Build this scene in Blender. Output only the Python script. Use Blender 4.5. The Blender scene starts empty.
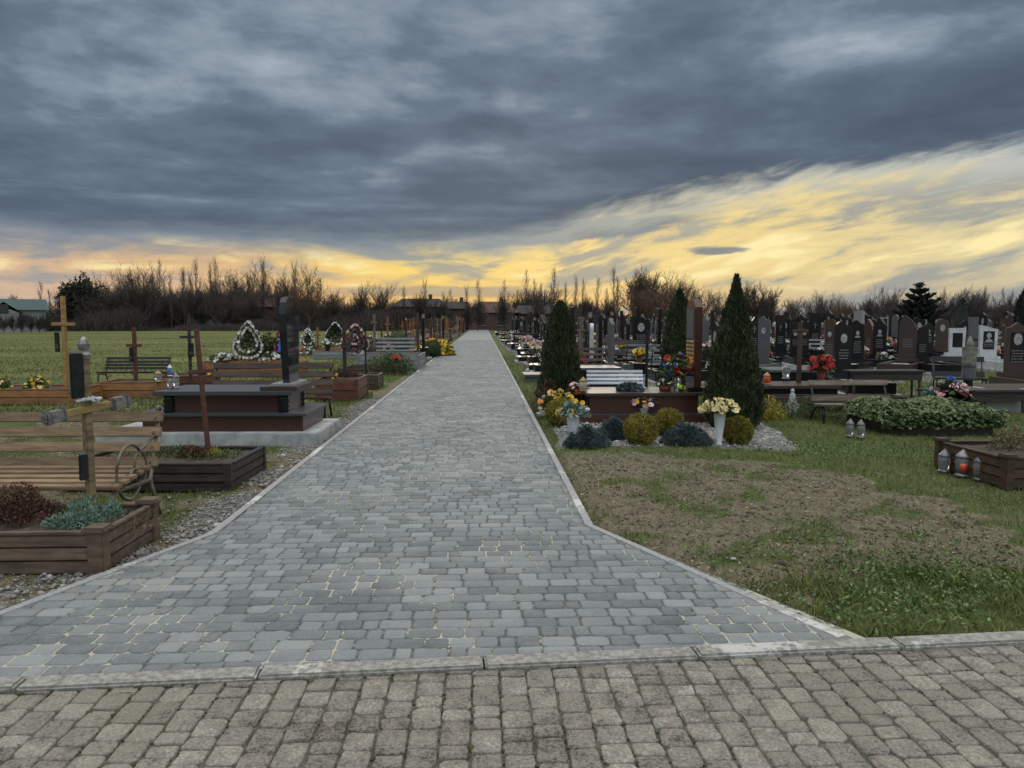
import bpy, bmesh, math, random
import numpy as np
from math import sin, cos, pi, radians as R
from mathutils import Vector, Matrix
random.seed(7); rng = np.random.default_rng(7)
S = bpy.context.scene; COL = S.collection
# ------------------------------------------------------------------ camera
HC, F = 1.6, 760.0
TH, PS = R(4.81), R(2.2)
cam = bpy.data.cameras.new('camera'); camo = bpy.data.objects.new('camera', cam); COL.objects.link(camo)
camo.location = (0, 0, HC); camo.rotation_euler = (pi/2-TH, 0, -PS)
cam.sensor_width = 36; cam.lens = F/1024*36; cam.clip_end = 3000; cam.clip_start = 0.05
S.camera = camo
# ------------------------------------------------------------------ view
S.view_settings.view_transform = 'Standard'; S.view_settings.look = 'None'
S.view_settings.exposure = 0.0; S.view_settings.gamma = 1.0
SUN_EL, SUN_AZ = R(11), R(3)       # azimuth from +Y towards +X
# ------------------------------------------------------------------ measuring helpers
def Xp(px, Y, z=0.0):
    k = (px-512)/F; c, s = cos(PS), sin(PS)
    return (k*(Y*c*cos(TH)-(z-HC)*sin(TH))+Y*s)/(c-k*s*cos(TH))
def Zp(py, Y, x=0.0):
    k = (384-py)/F; A = x*sin(PS)+Y*cos(PS)
    return HC+(k*A*cos(TH)-A*sin(TH))/(cos(TH)+k*sin(TH))
def G(px, py, z=0.0):
    c, s = cos(PS), sin(PS); a = px-512; b = 384-py
    dx = F*s*cos(TH)+c*a+s*sin(TH)*b; dy = F*c*cos(TH)-s*a+c*sin(TH)*b; dz = -F*sin(TH)+cos(TH)*b
    t = (z-HC)/dz
    return (dx*t, dy*t)
# ------------------------------------------------------------------ world
W = bpy.data.worlds.new('World'); S.world = W; W.use_nodes = True
nt = W.node_tree; nt.nodes.clear()
class V:
    """tiny wrapper: arithmetic on node sockets"""
    nt = None
    def __init__(s, sock): s.s = sock
    @staticmethod
    def m(op, *a, clamp=False):
        n = V.nt.nodes.new('ShaderNodeMath'); n.operation = op; n.use_clamp = clamp
        for i, v in enumerate(a):
            if isinstance(v, V): V.nt.links.new(v.s, n.inputs[i])
            else: n.inputs[i].default_value = v
        return V(n.outputs[0])
    def __add__(s, o): return V.m('ADD', s, o)
    __radd__ = __add__
    def __sub__(s, o): return V.m('SUBTRACT', s, o)
    def __rsub__(s, o): return V.m('SUBTRACT', o, s)
    def __mul__(s, o): return V.m('MULTIPLY', s, o)
    __rmul__ = __mul__
    def __truediv__(s, o): return V.m('DIVIDE', s, o)
def sstep(v, a, b):
    n = V.nt.nodes.new('ShaderNodeMapRange'); n.interpolation_type = 'SMOOTHSTEP'
    V.nt.links.new(v.s, n.inputs['Value']); 
    for k, x in (('From Min', a), ('From Max', b)):
        if isinstance(x, V): V.nt.links.new(x.s, n.inputs[k])
        else: n.inputs[k].default_value = x
    return V(n.outputs[0])
def comb(x, y, z=0.0):
    n = V.nt.nodes.new('ShaderNodeCombineXYZ')
    for i, v in enumerate((x, y, z)):
        if isinstance(v, V): V.nt.links.new(v.s, n.inputs[i])
        else: n.inputs[i].default_value = v
    return n.outputs[0]
def noise(vec, scale, detail=6, rough=0.55, dist=0.0):
    n = V.nt.nodes.new('ShaderNodeTexNoise'); n.inputs['Scale'].default_value = scale
    n.inputs['Detail'].default_value = detail; n.inputs['Roughness'].default_value = rough; n.inputs['Distortion'].default_value = dist
    V.nt.links.new(vec, n.inputs['Vector']); return V(n.outputs['Fac'])
def lin(c): return tuple(((x/255)/12.92 if x <= 10 else ((x/255+0.055)/1.055)**2.4) for x in c)+(1,)
def ramp(v, stops):
    n = V.nt.nodes.new('ShaderNodeValToRGB'); e = n.color_ramp.elements
    while len(e) < len(stops): e.new(0.5)
    for i, (p, c) in enumerate(stops): e[i].position = p; e[i].color = c if len(c) == 4 else tuple(c)+(1,)
    V.nt.links.new(v.s, n.inputs[0]); return n.outputs[0]
def mixc(f, a, b, bt='MIX'):
    n = V.nt.nodes.new('ShaderNodeMix'); n.data_type = 'RGBA'; n.blend_type = bt
    if isinstance(f, V): V.nt.links.new(f.s, n.inputs[0])
    else: n.inputs[0].default_value = f
    for i, c in ((6, a), (7, b)):
        if isinstance(c, tuple): n.inputs[i].default_value = c
        else: V.nt.links.new(c, n.inputs[i])
    return n.outputs[2]
V.nt = nt
tc = nt.nodes.new('ShaderNodeTexCoord'); sep = nt.nodes.new('ShaderNodeSeparateXYZ'); nt.links.new(tc.outputs['Generated'], sep.inputs[0])
dx, dy, dz = (V(sep.outputs[i]) for i in range(3))
el = V.m('ARCSINE', dz)*57.2958
az = V.m('ARCTAN2', dx, dy)*57.2958
hz = V.m('MAXIMUM', dz, 0.0)+0.07
pvec = comb(dx/hz, dy/hz, 0.0)
n_big = noise(pvec, 0.42, 4, 0.5, 0.3)
n_mid = noise(pvec, 1.35, 6, 0.52, 0.10)
n_wisp = noise(comb(dx/hz*1.0, dy/hz*1.0, 4.7), 3.2, 4, 0.5, 0.1)
# deck of grey cloud
n_pf = noise(comb(az*0.085+el*0.03, el*0.20, 2.2), 1.0, 9, 0.62, 0.25)
n_str = noise(comb(az*0.035+2.0, el*0.62-az*0.012, 9.1), 1.0, 6, 0.55, 0.4)
dk = 0.03+(n_str-0.5)*1.05*sstep(el, 12.5, 7.5)+(n_pf-0.5)*0.80+(n_mid-0.5)*0.95*sstep(el, 4.0, 13.0)+(n_mid-0.5)*0.35+(n_wisp-0.5)*0.32*sstep(el, 6.0, 16.0)+(n_big-0.5)*0.7+0.40
patch = V.m('EXPONENT', (V.m('POWER', (az+12.5)/9.0, 2.0)+V.m('POWER', (el-18.5)/4.0, 2.0))*-1.0)
dk = dk+patch*0.24+sstep(el, 9.0, 21.0)*0.10-sstep(az, 0.0, 16.0)*sstep(el, 19.0, 11.0)*0.10+sstep(az, -8.0, -26.0)*sstep(el, 14.0, 7.0)*0.08
deck = ramp(dk, [(0.08, lin((77,90,106))), (0.36, lin((88,103,120))), (0.55, lin((104,120,137))), (0.76, lin((142,156,170))), (0.97, lin((184,192,200)))])
# lower bright gap: boundary height depends on azimuth
edge = 5.5+sstep(az, -1.0, 12.0)*2.1+sstep(az, 6.0, 30.0)*2.1
sl = el-(az*sstep(az, -2.0, 14.0))*0.17
st1 = noise(comb(az*0.065, sl*0.36, 1.3), 1.0, 6, 0.52, 0.5)
st2 = noise(comb(az*0.15, sl*0.70, 7.3), 1.0, 6, 0.58, 0.7)
st3 = noise(comb(az*0.32, sl*1.2, 3.1), 1.0, 5, 0.6, 0.5)
eln = el+((st1-0.5)*2.6+(st2-0.5)*3.0+(st3-0.5)*2.4)*(0.45+0.55*sstep(az, 0.0, 12.0))
mask0 = sstep(eln, edge-1.9, edge+0.5); mask = sstep(eln, edge-0.5, edge+1.6)
pale = ramp((az+40.0)/80.0, [(0.1, lin((128,138,152))), (0.45, lin((140,150,156))), (0.7, lin((196,194,176))), (1.0, lin((200,204,200)))])
lens1 = sstep(V.m('POWER', (az-7.5)/9.5, 2.0)+V.m('POWER', (el-(6.5+(az-7.5)*0.10)+(st3-0.5)*1.2)/0.75, 2.0), 1.15, 0.35)
lens2 = sstep(V.m('POWER', (az-17.3)/2.3, 2.0)+V.m('POWER', (el-5.0+(st3-0.5)*0.6)/0.30, 2.0), 1.2, 0.3)
lens3 = sstep(V.m('POWER', (az+2.0)/11.0, 2.0)+V.m('POWER', (el-2.1+(st3-0.5)*0.9)/0.5, 2.0), 1.2, 0.2)
warm = ramp((az+40.0)/80.0, [(0.05, lin((206,176,150))), (0.28, lin((230,190,134))), (0.44, lin((252,218,118))), (0.60, lin((248,218,142))), (0.78, lin((236,212,148))), (1.0, lin((214,204,168)))])
low = ramp((az+40.0)/80.0, [(0.05, lin((206,180,160))), (0.28, lin((214,176,144))), (0.46, lin((240,194,116))), (0.62, lin((242,200,132))), (0.80, lin((206,188,156))), (1.0, lin((188,176,152)))])
warm = mixc(sstep(el, 4.2, 1.0), warm, low)
ssum = (st1-0.5)*1.3+(st2-0.5)*1.1+(st3-0.5)*0.5+0.5+sstep(az, 18.0, 36.0)*0.08+sstep(el, 2.4, 0.6)*0.12+sstep(el, edge-4.0, edge)*0.22*sstep(az, 2.0, 14.0)+sstep(az, 20.0, 34.0)*sstep(el, 4.5, 8.0)*0.06
warm = mixc(sstep(ssum, 0.47, 0.80)*0.75, warm, lin((138,148,156)))
hot = sstep(ssum, 0.50, 0.20)*sstep(el, 1.5, 3.0)
warm = mixc(hot*0.95, warm, lin((255,238,176)))
warm = mixc(V.m('MAXIMUM', lens1*0.9, V.m('MAXIMUM', lens2*0.85, lens3*0.55)), warm, lin((112,124,138)))
skyc = mixc(mask0, warm, pale); skyc = mixc(mask, skyc, deck)
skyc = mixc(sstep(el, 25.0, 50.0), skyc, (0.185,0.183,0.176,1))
# the sky overhead and behind the photographer is boosted, unseen, to light the ground
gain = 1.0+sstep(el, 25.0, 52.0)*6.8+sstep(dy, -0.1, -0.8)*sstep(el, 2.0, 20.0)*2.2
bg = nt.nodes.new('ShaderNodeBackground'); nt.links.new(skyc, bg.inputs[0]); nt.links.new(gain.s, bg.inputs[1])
sky = nt.nodes.new('ShaderNodeTexSky'); sky.sky_type = 'NISHITA'; sky.sun_disc = False
sky.sun_elevation = SUN_EL; sky.sun_rotation = SUN_AZ
bg2 = nt.nodes.new('ShaderNodeBackground'); nt.links.new(sky.outputs[0], bg2.inputs[0]); bg2.inputs[1].default_value = 0.0006
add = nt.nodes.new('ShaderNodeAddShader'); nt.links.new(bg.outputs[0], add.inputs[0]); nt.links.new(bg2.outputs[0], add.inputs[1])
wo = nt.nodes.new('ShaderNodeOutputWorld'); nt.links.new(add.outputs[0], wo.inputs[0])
sunl = bpy.data.lights.new('sun', 'SUN'); sunl.energy = 0.5; sunl.angle = R(20); sunl.color = (1, 0.86, 0.66)
suno = bpy.data.objects.new('sun', sunl); COL.objects.link(suno)
suno.rotation_euler = Vector((sin(SUN_AZ)*cos(SUN_EL), cos(SUN_AZ)*cos(SUN_EL), sin(SUN_EL))).to_track_quat('Z', 'Y').to_euler()

# ------------------------------------------------------------------ materials
MATS = {}
def mat(name, c1, c2=None, scale=8, rough=0.7, bump=0.0, bscale=None, isl=0.0, metal=0.0, stretch=(1,1,1), spec=0.5, extra=None, coat=0):
    if name in MATS: return MATS[name]
    m = bpy.data.materials.new(name); m.use_nodes = True; t = m.node_tree; V.nt = t
    b = t.nodes['Principled BSDF']; b.inputs['Roughness'].default_value = rough; b.inputs['Metallic'].default_value = metal
    b.inputs['Specular IOR Level'].default_value = spec; b.inputs['Coat Weight'].default_value = coat
    tc = t.nodes.new('ShaderNodeTexCoord'); mp = t.nodes.new('ShaderNodeMapping'); mp.inputs['Scale'].default_value = stretch
    t.links.new(tc.outputs['Object'], mp.inputs[0]); vec = mp.outputs[0]
    c1 = tuple(c1)+(1,); c2 = tuple(c2)+(1,) if c2 else tuple(min(1, x*1.5) for x in c1[:3])+(1,)
    n = noise(vec, scale, 6, 0.65)
    f = sstep(n, 0.3, 0.7)
    c = mixc(f, c1, c2)
    if isl:
        g = t.nodes.new('ShaderNodeNewGeometry'); ri = V(g.outputs['Random Per Island'])
        k = ri*(2*isl)+(1-isl)
        c = mixc(1.0, c, comb(k, k, k), 'MULTIPLY')
    t.links.new(c, b.inputs['Base Color'])
    if bump:
        bn = t.nodes.new('ShaderNodeBump'); bn.inputs['Strength'].default_value = bump; bn.inputs['Distance'].default_value = 0.01
        nn = noise(vec, bscale or scale*4, 5, 0.65); t.links.new(nn.s, bn.inputs['Height']); t.links.new(bn.outputs[0], b.inputs['Normal'])
    MATS[name] = m; return m
WS = (1, 1, 1)
def wood(name, a, b, rough=0.65): return mat(name, a, b, 14, rough, 0.35, 40, isl=0.26, stretch=(0.25, 1, 1.6))
wood_tan = wood('wood_tan', (0.15,0.10,0.055), (0.30,0.205,0.115))
wood_grey = wood('wood_weathered', (0.11,0.085,0.065), (0.24,0.19,0.145), 0.8)
wood_brown = wood('wood_brown', (0.075,0.050,0.032), (0.175,0.122,0.082))
wood_dark = wood('wood_dark', (0.022,0.017,0.015), (0.06,0.046,0.04), 0.55)
wood_red = wood('wood_red_brown', (0.075,0.026,0.015), (0.15,0.055,0.033), 0.5)
wood_orange = wood('wood_orange', (0.20,0.088,0.032), (0.34,0.17,0.066), 0.55)
wood_greyblue = wood('wood_grey_paint', (0.15,0.155,0.16), (0.27,0.275,0.285), 0.6)
wood_white = wood('wood_white_paint', (0.55,0.58,0.62), (0.74,0.77,0.80), 0.5)
wood_choc = wood('wood_chocolate', (0.042,0.024,0.016), (0.095,0.056,0.036), 0.5)
gran_black = mat('granite_black', (0.008,0.008,0.009), (0.020,0.020,0.022), 90, 0.22, spec=0.3)
gran_top = mat('granite_black_top', (0.04,0.042,0.048), (0.075,0.077,0.085), 120, 0.38)
gran_grey = mat('granite_grey', (0.055,0.058,0.060), (0.12,0.124,0.127), 120, 0.5)
gran_light = mat('granite_light', (0.20,0.205,0.205), (0.34,0.345,0.345), 110, 0.35)
gran_red = mat('granite_red', (0.045,0.019,0.014), (0.088,0.038,0.028), 90, 0.3)
gran_brown = mat('granite_brown', (0.034,0.022,0.018), (0.066,0.043,0.034), 90, 0.42)
marble = mat('marble_white', (0.38,0.39,0.40), (0.55,0.56,0.57), 5, 0.35)
concrete = mat('concrete', (0.26,0.265,0.26), (0.46,0.47,0.46), 5, 0.85, 0.4, 60)
iron = mat('iron_black', (0.012,0.012,0.013), (0.03,0.03,0.03), 30, 0.45, metal=0.3)
iron_old = mat('iron_bronze', (0.10,0.08,0.055), (0.22,0.19,0.14), 30, 0.5, metal=0.4)
silver = mat('silver_metal', (0.16,0.155,0.15), (0.34,0.33,0.32), 25, 0.4, metal=0.5)
plaque_m = mat('plaque_black', (0.008,0.011,0.015), (0.02,0.025,0.03), 10, 0.18)
soil_m = mat('soil', (0.035,0.028,0.020), (0.085,0.068,0.048), 18, 0.95, 0.9, 60)
engr = mat('engraving_pale', (0.10,0.10,0.097), (0.20,0.20,0.19), 60, 0.6)
gold = mat('engraving_gold', (0.45,0.30,0.10), (0.62,0.45,0.18), 60, 0.45)
portr = mat('portrait_enamel', (0.14,0.14,0.14), (0.45,0.45,0.44), 22, 0.3)
thuja_m = mat('foliage_thuja', (0.014,0.026,0.009), (0.058,0.076,0.022), 5, 0.8, isl=0.6)
thuja_gold = mat('foliage_thuja_gold', (0.13,0.13,0.02), (0.32,0.245,0.04), 6, 0.8, isl=0.45)
junip = mat('foliage_juniper', (0.045,0.068,0.070), (0.105,0.14,0.145), 6, 0.8, isl=0.45)
green_m = mat('foliage_green', (0.05,0.085,0.025), (0.11,0.15,0.05), 6, 0.7, isl=0.45)
cover_m = mat('foliage_cover', (0.055,0.092,0.025), (0.135,0.175,0.06), 5, 0.6, isl=0.45)
dusty = mat('foliage_dusty', (0.10,0.17,0.13), (0.24,0.32,0.26), 8, 0.8, isl=0.4)
turq = mat('foliage_turquoise', (0.08,0.20,0.15), (0.22,0.38,0.30), 8, 0.7, isl=0.4)
pale_leaf = mat('foliage_pale', (0.30,0.30,0.20), (0.50,0.50,0.38), 8, 0.8, isl=0.3)
rust_m = mat('foliage_rust', (0.07,0.032,0.02), (0.15,0.07,0.045), 8, 0.9, isl=0.5)
dry_m = mat('foliage_dry', (0.13,0.10,0.055), (0.25,0.20,0.12), 8, 0.9, isl=0.4)
spruce_m = mat('foliage_spruce', (0.008,0.014,0.012), (0.018,0.027,0.022), 2, 0.9, isl=0.4)
twig_m = mat('bark_twig', (0.045,0.036,0.032), (0.095,0.075,0.065), 0.6, 0.95, isl=0.3)
twig_warm = mat('bark_twig_warm', (0.09,0.055,0.035), (0.15,0.095,0.06), 0.6, 0.95, isl=0.3)
bark_m = mat('bark', (0.045,0.037,0.03), (0.10,0.085,0.07), 10, 0.95, 0.6)
def flower(name, c, v=0.25): return mat('petal_'+name, tuple(x*0.8 for x in c), c, 20, 0.7, isl=v)
fl_y = flower('yellow', (0.80,0.52,0.06)); fl_w = flower('white', (0.78,0.76,0.72)); fl_p = flower('pink', (0.72,0.33,0.36))
fl_r = flower('red', (0.55,0.03,0.03)); fl_o = flower('orange', (0.75,0.27,0.04)); fl_c = flower('cream', (0.85,0.72,0.36)); fl_b = flower('blue', (0.03,0.12,0.55))
fl_lp = flower('pale_pink', (0.80,0.58,0.60)); fl_l = flower('lime', (0.45,0.62,0.05)); fl_pu = flower('dark_pink', (0.40,0.10,0.14))
vase_w = mat('vase_white', (0.62,0.62,0.64), (0.72,0.72,0.74), 10, 0.35)
pot_m = mat('pot_terracotta', (0.25,0.08,0.045), (0.34,0.12,0.07), 10, 0.6)
pot_b = mat('pot_black', (0.015,0.015,0.015), (0.03,0.03,0.03), 10, 0.5)
glass_clear = mat('lantern_glass', (0.40,0.42,0.43), (0.62,0.64,0.65), 12, 0.18)
glass_clear.node_tree.nodes['Principled BSDF'].inputs['Transmission Weight'].default_value = 0.75
glass_red = mat('lantern_glass_red', (0.50,0.05,0.02), (0.70,0.14,0.05), 12, 0.2)
lid_m = mat('lantern_lid', (0.10,0.10,0.11), (0.22,0.22,0.24), 12, 0.3, metal=0.4)
lid_gold = mat('lantern_lid_gold', (0.22,0.12,0.05), (0.40,0.26,0.10), 12, 0.35, metal=0.4)
plastic_wrap = mat('plastic_film', (0.45,0.47,0.5), (0.7,0.72,0.75), 40, 0.2)
house_wall = mat('render_pale', (0.20,0.21,0.21), (0.28,0.29,0.29), 0.5, 0.9)
house_brick = mat('brick_dull', (0.08,0.05,0.04), (0.12,0.075,0.06), 0.5, 0.9)
roof_green = mat('roof_green', (0.018,0.055,0.052), (0.028,0.075,0.070), 0.5, 0.6)
roof_dark = mat('roof_dark', (0.016,0.014,0.015), (0.03,0.025,0.024), 0.5, 0.8)
roof_red = mat('roof_red', (0.06,0.028,0.022), (0.10,0.045,0.035), 0.5, 0.8)
win_m = mat('window_glass', (0.02,0.024,0.03), (0.04,0.045,0.05), 3, 0.1)

# ------------------------------------------------------------------ mesh helpers
class MB:
    def __init__(s): s.v = []; s.f = []
    def add(s, vs, fs, M=None):
        o = len(s.v)
        s.v += [tuple(M @ Vector(p)) for p in vs] if M else [tuple(p) for p in vs]
        s.f += [tuple(i+o for i in f) for f in fs]; return s
    def box(s, c, d, rz=0, rx=0, ry=0):
        h = [x/2 for x in d]
        vs = [(a*h[0], b*h[1], e*h[2]) for e in (-1,1) for b in (-1,1) for a in (-1,1)]
        fs = [(0,2,3,1),(4,5,7,6),(0,1,5,4),(1,3,7,5),(3,2,6,7),(2,0,4,6)]
        M = Matrix.Translation(c) @ Matrix.Rotation(rz,4,'Z') @ Matrix.Rotation(ry,4,'Y') @ Matrix.Rotation(rx,4,'X')
        return s.add(vs, fs, M)
    def b2(s, x0, x1, y0, y1, z0, z1): return s.box(((x0+x1)/2,(y0+y1)/2,(z0+z1)/2), (abs(x1-x0),abs(y1-y0),abs(z1-z0)))
    def tube(s, pts, r, n=6, cap=True):
        pts = [Vector(p) for p in pts]; o = len(s.v)
        if not isinstance(r, (list, tuple)): r = [r]*len(pts)
        for i, p in enumerate(pts):
            d = (pts[min(i+1, len(pts)-1)]-pts[max(i-1, 0)]).normalized()
            a = d.cross(Vector((0,0,1))); a = Vector((1,0,0)) if a.length < 1e-3 else a.normalized()
            b = d.cross(a)
            for k in range(n):
                t = 2*pi*k/n; s.v.append(tuple(p+a*cos(t)*r[i]+b*sin(t)*r[i]))
        for i in range(len(pts)-1):
            for k in range(n):
                s.f.append((o+i*n+k, o+i*n+(k+1)%n, o+(i+1)*n+(k+1)%n, o+(i+1)*n+k))
        if cap: s.f.append(tuple(o+k for k in range(n))[::-1]); s.f.append(tuple(o+(len(pts)-1)*n+k for k in range(n)))
        return s
    def lathe(s, prof, c=(0,0,0), n=14):
        return s.tube2([(c[0],c[1],c[2]+z) for r,z in prof], [max(r,1e-4) for r,z in prof], n)
    def tube2(s, pts, r, n):
        o = len(s.v)
        for p, q in zip(pts, r):
            for k in range(n): t = 2*pi*k/n; s.v.append((p[0]+cos(t)*q, p[1]+sin(t)*q, p[2]))
        for i in range(len(pts)-1):
            for k in range(n): s.f.append((o+i*n+k, o+i*n+(k+1)%n, o+(i+1)*n+(k+1)%n, o+(i+1)*n+k))
        s.f.append(tuple(o+k for k in range(n))[::-1]); s.f.append(tuple(o+(len(pts)-1)*n+k for k in range(n)))
        return s
    def prism(s, out, y0, y1):
        """outline in x,z extruded along y"""
        n = len(out); vs = [(x,y0,z) for x,z in out]+[(x,y1,z) for x,z in out]
        fs = [tuple(range(n)), tuple(range(2*n-1, n-1, -1))]+[(i, i+n, (i+1)%n+n, (i+1)%n) for i in range(n)]
        return s.add(vs, fs)
    def build(s, name, m, parent=None, bev=0.0, smooth=False):
        me = bpy.data.meshes.new(name); me.from_pydata(s.v, [], s.f)
        return fin(name, me, m, parent, bev, smooth)
def fin(name, me, m, parent=None, bev=0.0, smooth=False):
    me.update(); me.materials.append(m)
    if smooth: me.polygons.foreach_set('use_smooth', [True]*len(me.polygons))
    o = bpy.data.objects.new(name, me); COL.objects.link(o)
    if parent: o.parent = parent
    if bev:
        bm = bmesh.new(); bm.from_mesh(me); bmesh.ops.recalc_face_normals(bm, faces=bm.faces)
        bmesh.ops.bevel(bm, geom=[e for e in bm.edges if e.calc_face_angle(0) > 0.7], offset=bev, segments=2, affect='EDGES', clamp_overlap=True)
        bm.to_mesh(me); bm.free()
    return o
def npmesh(name, verts, k, m, parent=None, smooth=False, faces=None):
    """verts (N*k,3), polygons of k consecutive verts, or explicit faces array"""
    me = bpy.data.meshes.new(name); verts = np.asarray(verts, dtype=np.float32)
    nv = len(verts); me.vertices.add(nv); me.vertices.foreach_set('co', verts.ravel())
    if faces is None: faces = np.arange(nv).reshape(-1, k)
    faces = np.asarray(faces); nf, kk = faces.shape
    me.loops.add(nf*kk); me.loops.foreach_set('vertex_index', faces.ravel().astype(np.int32))
    me.polygons.add(nf); me.polygons.foreach_set('loop_start', np.arange(0, nf*kk, kk, dtype=np.int32))
    me.update(calc_edges=True)
    return fin(name, me, m, parent, 0, smooth)
def leaves(C, D, L, Wd, jit=0.6):
    """diamond leaf quads: centres C, long dirs D, length L, width Wd"""
    n = len(C); D = D+rng.normal(0, jit, (n,3)); D /= np.linalg.norm(D, axis=1)[:,None]+1e-9
    q = rng.normal(0, 1, (n,3)); B = np.cross(D, q); B /= np.linalg.norm(B, axis=1)[:,None]+1e-9
    L = (L*rng.uniform(0.6,1.3,n))[:,None]; Wd = (Wd*rng.uniform(0.6,1.3,n))[:,None]
    return np.stack([C-D*L/2, C+B*Wd/2, C+D*L/2, C-B*Wd/2], 1).reshape(-1,3)
def empty(name, loc, rz=0):
    o = bpy.data.objects.new(name, None); COL.objects.link(o); o.location = loc; o.rotation_euler = (0,0,rz); o.empty_display_size = 0.2
    return o
def tag(o, label=None, cat=None, group=None, kind=None):
    if label: o['label'] = label
    if cat: o['category'] = cat
    if group: o['group'] = group
    if kind: o['kind'] = kind
    return o
def thing(name, label, cat, loc, rz=0, group=None): return tag(empty(name, loc, rz), label, cat, group)
def copy_tree(o, loc=None, rz=None, sc=None, label=None, group=None):
    def rec(a, p):
        c = a.copy(); COL.objects.link(c); c.parent = p
        for ch in CH.get(a, []) or a.children: rec(ch, c)
        return c
    c = rec(o, None)
    if loc is not None: c.location = loc
    if rz is not None: c.rotation_euler = (0,0,rz)
    if sc is not None: c.scale = sc if isinstance(sc, tuple) else (sc,)*3
    if label: c['label'] = label
    if group: c['group'] = group
    return c
CH = {}

# ================================================================== SETTING
# path outline
AL = G(380,400); BL = G(208,537); AR = G(526,400); BR = G(594,529)
XL = BL[0]; XR = BR[0]                       # straight part of the walk
YL0, YR0 = BL[1], BR[1]
K0 = G(0,686); K1 = G(1024,639)              # back face of the kerb
ks = (K1[1]-K0[1])/(K1[0]-K0[0])
def kerb_y(x): return K0[1]+(x-K0[0])*ks
FL = G(0,613); FR = G(866,643)
flr = (FL[0]-XL)/(FL[1]-YL0); frr = (FR[0]-XR)/(FR[1]-YR0)
YEND = 140.0
def xl(y): return XL if y >= YL0 else XL+(y-YL0)*flr
def xr(y): return XR if y >= YR0 else XR+(y-YR0)*frr
print('path', XL, XR, YL0, YR0, FL, FR, K0, K1)
# -------- soil / grass map shared by the ground sheet and the grass blades
def vnoise(x, y, sc, seed=0):
    x = np.asarray(x)*sc; y = np.asarray(y)*sc; xi = np.floor(x); yi = np.floor(y); fx = x-xi; fy = y-yi
    fx = fx*fx*(3-2*fx); fy = fy*fy*(3-2*fy)
    def h(a, b): t = np.sin(a*127.1+b*311.7+seed*74.7)*43758.5453; return t-np.floor(t)
    return (h(xi,yi)*(1-fx)+h(xi+1,yi)*fx)*(1-fy)+(h(xi,yi+1)*(1-fx)+h(xi+1,yi+1)*fx)*fy
def fbm(x, y, sc, seed=0): return (vnoise(x,y,sc,seed)*0.5+vnoise(x,y,sc*2.1,seed+1)*0.3+vnoise(x,y,sc*4.3,seed+2)*0.2)
def ss(v, a, b): t = np.clip((v-a)/(b-a), 0, 1); return t*t*(3-2*t)
dirt_poly = [G(*p) for p in [(556,452),(640,452),(760,462),(850,474),(930,496),(1000,530),(1060,570),(960,566),(880,572),(820,600),(850,636),(870,648),(600,540),(580,500)]]
def inside(poly, x, y):
    x = np.asarray(x); y = np.asarray(y); c = np.zeros(x.shape, bool); n = len(poly)
    for i in range(n):
        x0,y0 = poly[i]; x1,y1 = poly[(i+1)%n]
        hit = ((y0 > y) != (y1 > y)) & (x < (x1-x0)*(y-y0)/((y1-y0) or 1e-9)+x0); c ^= hit
    return c
xlv = np.vectorize(xl); xrv = np.vectorize(xr)
def grassmap(x, y):
    n = fbm(x, y, 0.9, 3); n2 = fbm(x, y, 3.1, 9)
    g = 0.72+0.5*(n-0.5)+0.5*(n2-0.5)
    wob = (n2-0.5)*0.55
    d = inside(dirt_poly, x+wob, y+wob*0.8)
    g = np.where(d, 0.20+ss(n2, 0.45, 0.72)*0.45*ss(n, 0.36, 0.58), g)
    left = (x < xlv(y)) & (y < 22)
    dl = xlv(y)-x
    gl = ss(n2*0.6+n*0.4, 0.34, 0.56)*ss(dl, 0.12, 0.4)
    g = np.where(left & (x > -7), gl, g)
    return np.clip(g, 0, 1)
def gravelmap(x, y):
    dl = xlv(y)-x
    g = ss(dl, 0.62, 0.2)*((dl > 0)&(y < 16))
    return g*ss(fbm(x,y,2.2,5), 0.30, 0.5)
# -------- ground sheet
def axis(a, b, step, far, fine_to=None):
    xs = list(np.arange(a, b, step)); st = step
    x = b
    while x < far: xs.append(x); st *= 1.16; x += st
    xs.append(far); return xs
xr_ = axis(0, 9, 0.09, 700); xs = np.array(sorted(set([-v for v in xr_]+xr_)))
ys = np.array([-700.,-300,-120,-50,-20,-8,-3,0,1.5]+axis(2.4, 14, 0.09, 1200))
gx, gy = np.meshgrid(xs, ys); 
hz_ = (fbm(gx,gy,1.3,1)-0.5)*0.05+(fbm(gx,gy,6,2)-0.5)*0.025
onpath = (gx > xlv(gy)-0.12)&(gx < xrv(gy)+0.12)&(gy > 1)&(gy < YEND+0.5)
walk = gy < kerb_y(gx)+0.1
near = ss(np.hypot(gx, gy), 30, 12)
gz = np.where(onpath|walk, -0.07, hz_*near-0.012)
verts = np.stack([gx, gy, gz], -1).reshape(-1,3)
nx, ny = len(xs), len(ys)
ii = np.arange(nx*ny).reshape(ny, nx)
fc = np.stack([ii[:-1,:-1], ii[:-1,1:], ii[1:,1:], ii[1:,:-1]], -1).reshape(-1,4)
gm = bpy.data.materials.new('ground'); gm.use_nodes = True; V.nt = gm.node_tree; t = gm.node_tree
b = t.nodes['Principled BSDF']; b.inputs['Roughness'].default_value = 0.95; b.inputs['Specular IOR Level'].default_value = 0.15
tc = t.nodes.new('ShaderNodeTexCoord'); pos = tc.outputs['Object']
at = t.nodes.new('ShaderNodeAttribute'); at.attribute_name = 'cover'
asep = t.nodes.new('ShaderNodeSeparateXYZ'); t.links.new(at.outputs['Vector'], asep.inputs[0])
n1 = noise(pos, 7, 8, 0.7); n2 = noise(pos, 55, 4, 0.7); n3 = noise(pos, 0.35, 5, 0.6); n4 = noise(pos, 1.6, 6, 0.65)
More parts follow.
